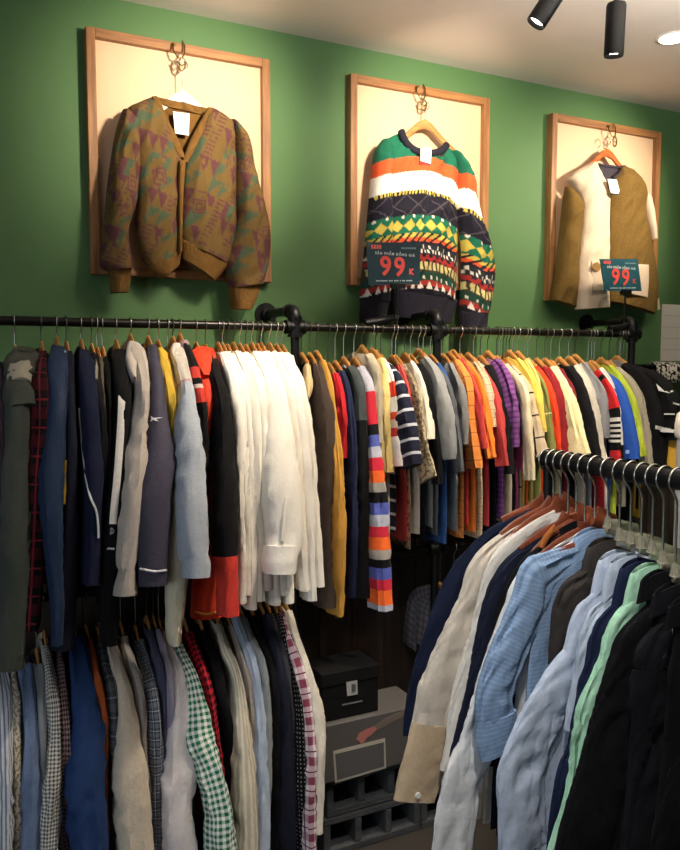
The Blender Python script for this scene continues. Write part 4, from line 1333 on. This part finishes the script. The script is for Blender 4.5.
for j, (x, y) in enumerate(resample([(a, b, 0) for a, b in ring], 30)) if False else enumerate([q[:2] for q in resample([(a, b, 0) for a, b in ring], 30)]):
    P = onY(360 + x / 3.864, 110 + y / 3.864, Y2 - .052 + .028 * (abs(j - 15) / 15) ** 2) - P0
    V.append(P)
m.pipe(V, .0145, 14)
m.build('neck_ribbing', fabric(s('#22212c')), jum)
tagpart(jum, [(236, 142), (277, 148), (274, 208), (234, 196)], c2, Y2 - .068, lab='white paper price tag')
tagpart(jum, [(233, 196), (274, 207), (270, 217), (231, 206)], c2, Y2 - .0672, name='price_tag_edge', mat=plain('tag_red', '#8d2a2a', .6), lab='red tag edge')

# 3 --- two-tone jacket
c3 = (3.543, 540, 105)
P0 = onY(540 + 245 / 3.543, 105 + 230 / 3.543, WALL_Y - .08)
tw = empty('jacket', P0, 0, 'cream and olive two-tone jacket with flap pockets on the right-hand board', 'jacket')
Y3 = WALL_Y - .062
M_CRM = fabric(('solid', '#d3bfa6', {'mottle': .1}))
M_OLV = fabric(('solid', '#6b5327', {'mottle': .42, 'weave': .7}))
M_LIN = fabric(s('#3c3640'))
panel('lining', [(196, 206, 300, 222), (200, 260, 300, 268), (220, 330, 290, 330)], c3, Y3, M_LIN, tw, 16, 14, .003, .003, None, 0)
panel('front_panel', [(186, 202, 196, 204), (130, 232, 214, 246), (104, 262, 232, 272), (120, 292, 243, 296), (146, 345, 244, 345), (146, 430, 243, 430), (136, 530, 242, 530), (130, 630, 242, 630), (130, 724, 242, 716)], c3, Y3 - .018, M_CRM, tw, 44, 70, .04, .012, None, .009, 1.0)['label'] = 'cream front half'
panel('front_panel', [(294, 216, 304, 218), (274, 244, 334, 236), (256, 262, 366, 276), (243, 296, 378, 314), (243, 380, 374, 376), (243, 480, 392, 470), (243, 580, 410, 570), (243, 660, 418, 650), (244, 694, 406, 742)], c3, Y3 - .02, M_OLV, tw, 50, 70, .04, .012, None, .010, 5.0)['label'] = 'olive front half'
panel('sleeve', [(96, 288, 146, 330), (86, 340, 146, 380), (76, 440, 140, 450), (64, 540, 134, 540), (52, 640, 128, 640), (44, 690, 122, 718)], c3, Y3 - .018, M_OLV, tw, 30, 50, .045, .014, None, .009, 2.0)['label'] = 'olive sleeve'
panel('sleeve', [(358, 316, 386, 314), (366, 350, 392, 350), (376, 410, 399, 410), (390, 476, 404, 476)], c3, Y3 - .006, M_CRM, tw, 16, 30, .03, .008, None, .004, 3.0)['label'] = 'cream sleeve'
panel('pocket', [(184, 552, 240, 552), (184, 600, 240, 600), (188, 656, 240, 658)], c3, Y3 - .062, M_CRM, tw, 14, 14, .008, .006, None, .001)
panel('pocket', [(296, 562, 386, 566), (296, 620, 386, 622), (298, 664, 382, 682)], c3, Y3 - .066, M_CRM, tw, 20, 14, .008, .006, None, .001)
tagpart(tw, [(190, 562), (204, 556), (214, 566), (214, 582), (206, 590), (194, 588), (186, 576)], c3, Y3 - .074, 'pocket_patch', fabric(s('#8a6a3c')), lab='brown pocket patch')
m = MB()
m.pipe([onY(540 + x / 3.543, 105 + y / 3.543, Y3 - .012 - .028 * k) - P0 for x, y, k in [(196, 206, 0), (212, 240, .6), (236, 272, 1), (243, 296, 1)]], .006, 10)
m.pipe([onY(540 + x / 3.543, 105 + y / 3.543, Y3 - .012 - .028 * k) - P0 for x, y, k in [(302, 218, 0), (280, 244, .6), (258, 266, 1), (245, 296, 1)]], .006, 10)
m.pipe([onY(540 + x / 3.543, 105 + y / 3.543, Y3 - .005) - P0 for x, y in [(196, 206), (225, 214), (270, 220), (302, 218)]], .006, 10)
m.build('collar_edge', M_LIN, tw)
tagpart(tw, [(240, 262), (272, 264), (282, 304), (278, 314), (252, 312)], c3, Y3 - .075, lab='white paper price tag')
tagpart(tw, [(253, 311), (279, 313), (279, 319), (256, 318)], c3, Y3 - .0745, name='price_tag_edge', mat=plain('tag_black', '#222222', .6))
tagpart(tw, [(417, 686), (422, 684), (426, 722), (419, 726)], c3, Y3 - .03, name='side_label', mat=plain('label_tan', '#cdb591', .6), lab='small pale side label')

# ------------------------------------------------------------------ price signs
def text_mesh(name, body, size, mat, parent, loc, bold=0.0, align='CENTER', width=None, spaced=0.0):
    cu = bpy.data.curves.new('t', 'FONT')
    cu.body = body
    cu.size = size
    cu.extrude = .0004
    if spaced:
        cu.space_character = spaced
    cu.offset = bold
    cu.align_x = align
    cu.align_y = 'CENTER'
    to = bpy.data.objects.new('t', cu)
    COL.objects.link(to)
    bpy.context.view_layer.update()
    me = bpy.data.meshes.new_from_object(to.evaluated_get(bpy.context.evaluated_depsgraph_get()))
    bpy.data.objects.remove(to)
    xs = [v.co.x for v in me.vertices]
    w = max(xs) - min(xs)
    k = width / w if width else 1.0
    ky = k if spaced else 1.0
    cx = (max(xs) + min(xs)) / 2 if align == 'CENTER' else 0
    for v in me.vertices:
        x, y, z = v.co
        v.co = ((x - cx) * k, -z, y * ky)
    me.materials.clear()
    me.materials.append(mat)
    o = bpy.data.objects.new(name, me)
    COL.objects.link(o)
    o.parent = parent
    o.location = loc
    return o


M_RED = plain('print_red', '#d8473c', .5)
M_PRW = plain('print_white', '#cfd6d6', .5)
M_PINK = plain('print_salmon', '#d8605a', .5)
SG = [([(366.5, 242), (420, 243), (420, 284.5), (369, 285)], RAIL_Y - .05, '#15303a', 'dark teal 99K price sign in front of the striped jumper', (398, 326)),
      ([(600, 259), (637.8, 259), (641.8, 291), (605, 291)], RAIL_Y + .02, '#1f4f5a', 'teal 99K price sign in front of the cream and olive jacket', (625, 337))]
for q, Ys, col, lab, foot in SG:
    P = [onY(x, y, Ys) for x, y in q]
    cen = sum(P, Vector()) / 4
    e = empty('price_sign', cen, 0, lab, 'price sign', 'price signs on the rail')
    V = [p - cen for p in P]
    V2 = [v + Vector((0, .004, 0)) for v in V]
    MB().add(V + V2, [(0, 3, 2, 1), (4, 5, 6, 7)] + [(k, (k + 1) % 4, 4 + (k + 1) % 4, 4 + k) for k in range(4)]).build('sign_board', plain('sign_teal', col, .35), e, smooth=False)
    W = ((V[1] - V[0]).length + (V[2] - V[3]).length) / 2
    H = ((V[0] - V[3]).length + (V[1] - V[2]).length) / 2
    axx = (V[1] + V[2] - V[0] - V[3]) / (2 * W)
    azz = (V[0] + V[1] - V[2] - V[3]) / (2 * H)

    def at(u, v):
        return axx * u * W + azz * v * H + Vector((0, -.0015, 0))
    text_mesh('price_digits', '99', H * .50, M_RED, e, at(-.04, -.09), bold=H * .010, width=W * .47, spaced=1.22)
    text_mesh('price_unit', 'K', H * .20, M_RED, e, at(.33, -.2), bold=H * .006, width=W * .10)
    text_mesh('headline', 'SẢN PHẨM ĐỒNG GIÁ', H * .085, M_PRW, e, at(.02, .22), bold=H * .002, width=W * .76, spaced=1.35)
    # two lines of print too small to read: strokes of the same rhythm, and the coloured shop mark as a blurred patch
    m = MB()
    x = -.36
    r = random.Random(3)
    while x < .36:
        w = r.choice([.012, .016, .02, .012])
        a = at(x, -.405)
        m.box((a.x, a.y - .0006, a.z - H * .014), (a.x + w * W, a.y, a.z + H * .014))
        x += w + (.008 if r.random() < .75 else .03)
    m.build('small_print', M_PRW, e, smooth=False)
    m = MB()
    for k in range(4):
        a = at(-.43 + .05 * k, .39)
        m.box((a.x, a.y - .0006, a.z - H * .045), (a.x + .036 * W, a.y, a.z + H * .05))
    m.build('shop_mark', M_PINK, e, smooth=False)
    m = MB()
    for k in range(7):
        a = at(.14 + .042 * k, .37)
        m.box((a.x, a.y - .0006, a.z - H * .02), (a.x + .03 * W, a.y, a.z + H * .02))
    m.build('small_heading', plain('print_grey', '#7f9499', .5), e, smooth=False)
    f = onY(*foot, Ys) - cen
    f.z = RAIL_Z + .016 - cen.z
    b = (V[2] + V[3]) / 2 + Vector((W * .05, .006, .0))
    MB().pipe([(f.x, .006, b.z + .05), (f.x, .006, f.z)], .0045, 10).build('stand_pole', M_IRON, e)
    MB().box((f.x - .03, -.004, b.z - .012), (f.x + .03, .010, b.z + .006)).build('sign_clip', M_IRON, e, bevel=.002, smooth=False)
    dy = RAIL_Y - Ys
    MB().pipe([(f.x - .11, dy, f.z + .002), (f.x - .04, dy, f.z + .012), (f.x, dy * .5, f.z + .024), (f.x, .006, f.z + .03)], [.0155, .0165, .014, .008], 12).build('rail_clamp', M_IRON, e)

# ------------------------------------------------------------------ lamps
LP = {}
trk = MB().box((-1.2, 1.755, CEIL_Z - .022), (3.6, 1.79, CEIL_Z)).build('lighting_track', M_IRON, smooth=False)
tag(trk, 'black lighting track along the ceiling carrying the spotlights', 'lighting track')
M_LAMP = plain('lamp_black', '#060606', .5, spec=.15)
M_LENS = glow('spot_lens', '#fff0d8', 14)


def spotlight(name, pos, aim, label, body_r=.028, length=.13):
    e = empty(name, pos, 0, label, 'spotlight', 'black track spotlights')
    d = (Vector(aim) - Vector(pos)).normalized()
    p0, p1 = -d * length * .5, d * length * .5
    m = MB().pipe([p0, p0 + d * .006, p1 - d * .004, p1], [body_r * .92, body_r, body_r, body_r * .97], 24, caps=False)
    m.pipe([p0 + d * .002, p0], [body_r * .93, .001], 24, caps=False)
    m.pipe([p1, p1 - d * .012], [body_r * .93, body_r * .8], 24, caps=False)
    m.build('lamp_body', M_LAMP, e)
    MB().pipe([p1 - d * .012, p1 - d * .0125], [body_r * .82, body_r * .80], 24).build('lens', M_LENS, e)
    top = Vector((0, 1.7725 - pos[1], CEIL_Z - .022 - pos[2]))
    j = p0 + Vector((0, 0, .012))
    MB().pipe([p0 + d * .03, j, top], .008, 12).build('stem', M_IRON, e)
    MB().box((top.x - .03, top.y - .014, top.z - .03), (top.x + .03, top.y + .014, top.z)).build('track_adapter', M_IRON, e, smooth=False)
    return e


def light(name, typ, loc, aim=None, **kw):
    l = bpy.data.lights.new(name, typ)
    for k, v in kw.items():
        setattr(l, k, v)
    o = bpy.data.objects.new(name, l)
    COL.objects.link(o)
    o.location = loc
    if aim is not None:
        o.rotation_euler = (Vector(aim) - Vector(loc)).to_track_quat('-Z', 'Y').to_euler()
    return o


fc = [Vector(((a + b) / 2, WALL_Y - .05, (c + d) / 2)) for a, b, c, d in fpos]
WARM = (1.0, .85, .66)
SPOTS = [
    ('cardigan', Vector((1.22, 1.7725, CEIL_Z - .20)), fc[0] + Vector((.02, 0, .12)), 150, 46, None),
    ('jumper', None, fc[1] + Vector((.05, 0, .08)), 140, 46, None),
    ('jacket', None, fc[2] + Vector((0, 0, .02)), 120, 44, None),
]
pa = onY(549, 3, 1.7725)
pb = onY(615, 30, 1.7725)
P_SP = [Vector((1.02, 1.7725, CEIL_Z - .2)), pa, pb]
e_ = spotlight('track_spotlight', P_SP[0], fc[0] + Vector((0, 0, .1)), 'black track spotlight above the picture frame, aimed at the cardigan')
spotlight('track_spotlight', P_SP[1], P_SP[1] + Vector((-.55, .35, -1.0)), 'black track spotlight cut by the top edge, its lens glowing')
spotlight('track_spotlight', P_SP[2], P_SP[2] + Vector((.02, .06, -1)), 'black cylinder spotlight hanging straight down from the ceiling', length=.145)
P4 = Vector((2.9, 1.7725, CEIL_Z - .2))
spotlight('track_spotlight', P4, fc[2], 'black track spotlight beyond the right picture edge')


def spot(name, pos, aim, watts, deg, blend=.7, col=WARM, size=.05):
    d = (Vector(aim) - Vector(pos)).normalized()
    return light(name, 'SPOT', Vector(pos) + d * .085, aim, energy=watts, spot_size=math.radians(deg), spot_blend=blend, color=col, shadow_soft_size=size)


spot('spot_cardigan', P_SP[0], fc[0] + Vector((.05, 0, .14)), 92, 68, 1.0)
spot('spot_jumper', P_SP[1], fc[1] + Vector((.05, 0, .12)), 100, 70, 1.0)
spot('spot_jacket', P4, fc[2] + Vector((-.05, 0, .05)), 88, 68, 1.0)
spot('spot_shirts', (1.25, 1.69, CEIL_Z - .1), (.92, 2.4, 1.55), 110, 58, .9)
spot('spot_tops', P_SP[2], (1.9, 2.35, 1.5), 100, 75, .9)
# recessed downlights
M_DOWN = glow('downlight_lens', '#fff3e2', 10)
dl = [onZ(673, 37, CEIL_Z)] + [Vector((-.6, -.2, CEIL_Z)), Vector((.75, .75, CEIL_Z)), Vector((-.4, 1.2, CEIL_Z))]
for i, p in enumerate(dl):
    e = empty('recessed_downlight', (p.x, p.y, CEIL_Z), 0, ['round recessed downlight glowing in the ceiling at the right edge', 'round recessed downlight above the viewer', 'added unseen downlight that lights the front rack', 'round recessed downlight near the left wall'][i], 'downlight', 'recessed ceiling downlights')
    m = MB()
    m.pipe([(0, 0, -.001), (0, 0, -.006)], [.062, .056], 32)
    m.build('trim_ring', M_WHITEP, e)
    MB().pipe([(0, 0, -.006), (0, 0, -.0075)], [.05, .048], 32).build('lens', M_DOWN, e)
light('downlight_a', 'SPOT', dl[0] - Vector((0, 0, .02)), dl[0] - Vector((0, 0, 1)), energy=14, spot_size=math.radians(120), spot_blend=1, color=WARM, shadow_soft_size=.05)
light('downlight_b', 'SPOT', dl[1] - Vector((0, 0, .02)), dl[1] - Vector((0, 0, 1)), energy=3, spot_size=math.radians(130), spot_blend=1, color=(1, .93, .84), shadow_soft_size=.05)
light('added_rack_light', 'SPOT', dl[2] - Vector((0, 0, .02)), dl[2] + Vector((.27, .33, -1)), energy=148, spot_size=math.radians(56), spot_blend=.9, color=(1, .97, .94), shadow_soft_size=.06)  # unseen lamp added to brighten the clothes on the front rack
# daylight through the shop window
light('window_daylight', 'AREA', (RX0 - .12, (WY0 + WY1) / 2, (WZ0 + WZ1) / 2), (1, (WY0 + WY1) / 2 + .3, 1.3), energy=46, shape='RECTANGLE', size=WY1 - WY0, size_y=WZ1 - WZ0, color=(.82, .91, 1.0))
# unseen strip light added outside the frame to brighten the ceiling
sp = empty('added_ceiling_strip', (1.85, 1.2, CEIL_Z - .36), 0, 'added strip light, out of view, that brightens the ceiling', 'added light')
m = MB().box((-.75, -.04, -.03), (.75, .04, .01))
m.build('added_strip_housing', M_IRON, sp, smooth=False)
MB().box((-.73, -.03, .0105), (.73, .03, .014)).build('added_strip_tube', glow('added_strip_glow', '#fff2e0', 6), sp, smooth=False)
for x in (-.7, .7):
    MB().pipe([(x, 0, 0), (x, 0, .36)], .002, 6).build('added_strip_wire', M_STEEL, sp)
light('added_ceiling_uplight', 'AREA', (1.85, 1.2, CEIL_Z - .34), (1.85, 1.3, CEIL_Z + 1), energy=54, shape='RECTANGLE', size=1.4, size_y=.06, color=(1, .94, .88))
w = bpy.data.worlds.new('world')
S.world = w
w.use_nodes = True
w.node_tree.nodes['Background'].inputs[0].default_value = (.62, .74, .9, 1)
w.node_tree.nodes['Background'].inputs[1].default_value = .15

# ------------------------------------------------------------------ things under the rack
def block(cx, cy, z, label):
    """hollow concrete block lying with its cores towards the viewer"""
    W, D_, H = .39, .145, .14
    e = empty('concrete_block', (cx, cy, z), 0, label, 'concrete block', 'hollow concrete blocks under the rack')
    m = MB()
    t = .026
    m.box((-W / 2, -D_ / 2, 0), (W / 2, D_ / 2, t)).box((-W / 2, -D_ / 2, H - t), (W / 2, D_ / 2, H))
    cells = 3
    cw = (W - t) / cells
    for k in range(cells + 1):
        x = -W / 2 + k * cw
        m.box((x, -D_ / 2 + .001, t), (x + t, D_ / 2 - .001, H - t))
    m.build('block_body', M_CONC, e, smooth=False, bevel=.004)
    return e


t_ = NT('rough_concrete')
tc = t_.n('ShaderNodeTexCoord').outputs['Object']
t_.put(t_.b.inputs['Base Color'], t_.mix(t_.noise(tc, 30, 5), lin('#2c2e31'), lin('#434547')))
t_.b.inputs['Roughness'].default_value = .95
t_.put(t_.b.inputs['Normal'], t_.bump(t_.noise(tc, 180, 4), .8, .006))
M_CONC = t_.m
BX, BY = onY(372, 800, 2.33).x, 2.36
for r, z in enumerate((0.0, .142)):
    for k in (-1, 0):
        block(1.70 + k * .395 + (.012 if r else 0), BY + .05, z, ['lower', 'upper'][r] + ' hollow concrete block, ' + ['left', 'right'][k + 1] + ' of its row under the boxes')
ZT = .284
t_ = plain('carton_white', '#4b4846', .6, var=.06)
pA, pB = onY(325, 790, 2.31), onY(408, 775, 2.31)
bx0, bx1 = pA.x - .002, pB.x + .06
bh = onY(345, 722, 2.31).z - ZT
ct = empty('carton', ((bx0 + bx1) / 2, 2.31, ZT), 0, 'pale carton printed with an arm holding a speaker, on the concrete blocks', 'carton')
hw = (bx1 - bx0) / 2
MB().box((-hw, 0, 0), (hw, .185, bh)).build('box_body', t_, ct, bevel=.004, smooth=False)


def printed(name, pts, mat, parent, Y, lift):
    V = [onY(x, y, Y) - Vector(parent.location) + Vector((0, -lift, 0)) for x, y in pts]
    V2 = [v + Vector((0, .0008, 0)) for v in V]
    n = len(V)
    return MB().add(V + V2, [tuple(range(n)), tuple(range(2 * n - 1, n - 1, -1))] + [(k, n + k, n + (k + 1) % n, (k + 1) % n) for k in range(n)]).build(name, mat, parent, smooth=False)


printed('printed_speaker', [(333, 751), (385, 738), (386, 768), (335, 783)], plain('print_cream', '#a09a8e', .6), ct, 2.31, .001)
printed('printed_speaker_grille', [(335, 754), (383.5, 742), (384, 766), (337, 780)], plain('print_dark_grey', '#4b4a4b', .7, bump=.4, scale=200), ct, 2.31, .002)
printed('printed_hand', [(356, 739), (359, 733), (366, 729), (374, 726), (377, 729), (371, 735), (366, 738), (364, 742), (361, 744), (359, 741)], plain('print_skin', '#a0625a', .6), ct, 2.31, .002)
printed('printed_forearm', [(373, 726), (386, 718), (405, 709), (409, 713), (392, 722), (378, 730)], plain('print_tattooed_arm', '#625850', .6), ct, 2.31, .002)
pC = onY(323, 700, 2.33)
pD = onY(379, 690, 2.33)
kt = empty('black_box', ((pC.x + pD.x) / 2, 2.335, ZT + bh), 0, 'black cardboard box with a small pale sticker, on top of the pale carton', 'box')
kw_ = (pD.x - pC.x) / 2
kh = onY(345, 671, 2.33).z - (ZT + bh)
kh = max(kh, .12)
M_BLK = plain('black_card', '#0d0d0e', .75, spec=.15)
MB().box((-kw_, 0, 0), (kw_, .15, kh * .72)).build('box_body', M_BLK, kt, bevel=.003, smooth=False)
MB().box((-kw_ - .004, -.003, kh * .72), (kw_ + .004, .153, kh)).build('lid', M_BLK, kt, bevel=.003, smooth=False)
printed('sticker', [(346, 682), (357, 680), (357.5, 694), (347, 696)], plain('sticker_grey', '#9a9a98', .6), kt, 2.332, .002)
printed('sticker_print', [(351, 684), (355, 683.4), (355.4, 691), (351.4, 692)], plain('sticker_dark', '#4c4c4e', .6), kt, 2.332, .0035)
printed('label_strip', [(342, 704), (362, 700), (362, 701.5), (342, 705.5)], plain('strip_grey', '#6f6e6c', .6), kt, 2.332, .002)

# ------------------------------------------------------------------ right edge: notice, far blouse, steamer pole
a, b = onY(662.5, 304, WALL_Y - .004), onY(690, 361, WALL_Y - .004)
nt = empty('notice', ((a.x + b.x) / 2, WALL_Y, (a.z + b.z) / 2), 0, 'white paper notice taped to the green wall at the right edge', 'notice')
hw, hh = (b.x - a.x) / 2, (a.z - b.z) / 2
MB().box((-hw, -.004, -hh), (hw, -.001, hh)).build('sheet', plain('paper', '#e4ddd4', .7), nt, smooth=False)
m = MB()
for k in range(1, 5):
    z = hh - k * hh * .4
    m.box((-hw * .96, -.0048, z - .0012), (hw * .96, -.0040, z + .0012))
m.build('printed_rule', plain('rule_grey', '#b9b0a8', .7), nt, smooth=False)
# a far wall rail with a blotched scarf thrown over it
Pf = onY(652, 367, WALL_Y - .09)
far_rail = empty('wall_rail', (Pf.x, WALL_Y - .09, Pf.z), 0, 'short black wall rail at the far right behind the black jackets', 'clothes rail')
MB().pipe([(-.05, 0, 0), (.75, 0, 0)], .0125, 14).build('rail', M_RAIL, far_rail)
for x in (-.05, .75):
    MB().pipe([(x, 0, 0), (x, .089, 0)], .0125, 14).build('wall_arm', M_IRON, far_rail)
sc_ = empty('scarf', (Pf.x, WALL_Y - .09, Pf.z), 0, 'white and black blotched scarf folded over the far right wall rail', 'scarf')
m = MB()
V, F, UV = [], [], []
NU = 60
prof = [(-.026, -.075), (-.030, -.05), (-.028, -.02), (-.022, .008), (-.010, .022), (.004, .024), (.018, .012), (.024, -.02), (.026, -.06)]
for i in range(NU):
    x = .0 + .62 * i / (NU - 1)
    for k, (y, z) in enumerate(prof):
        e_n = .008 * noise.noise(Vector((x * 22, k * .5, 3)))
        V.append((x, y + e_n - (.006 if k < 4 else 0), z + .6 * e_n * (k > 3)))
        UV.append((x, k * .025))
nP = len(prof)
for i in range(NU - 1):
    for k in range(nP - 1):
        a_ = i * nP + k
        F.append((a_, a_ + nP, a_ + nP + 1, a_ + 1))
m.add(V, F, UV)
so = m.build('cloth', fabric(('blot', '#ded8ca', '#1b1b1e', 60)), sc_)
md = so.modifiers.new('thickness', 'SOLIDIFY')
md.thickness = .003
# pale steamer pole at the right edge
Ps = onY(682, 430, 2.05)
st = empty('garment_steamer', (Ps.x, 2.05, 0), 0, 'pale grey garment steamer pole cut by the right picture edge', 'garment steamer')
zc = Ps.z
M_PALE = plain('pale_grey_plastic', '#a9adb4', .4)
MB().pipe([(0, 0, .1), (0, 0, zc - .02)], .017, 16).build('pole', M_PALE, st)
MB().pipe([(0, 0, zc - .03), (0, 0, zc - .02), (0, 0, zc + .02), (0, 0, zc + .06), (0, 0, zc + .07)], [.02, .026, .026, .02, .008], 18).build('pole_joint', M_WHITEP, st)
MB().pipe([(0, 0, 0), (0, 0, .02), (0, 0, .09), (0, 0, .1)], [.13, .14, .13, .05], 28).build('base_tank', M_PALE, st)

# ------------------------------------------------------------------ look
S.view_settings.view_transform = 'Standard'
S.view_settings.look = 'None'
S.view_settings.gamma = 1.0
S.view_settings.exposure = 0.0
S.view_settings.use_curve_mapping = False
S.cycles.use_denoising = True
S.cycles.max_bounces = 8
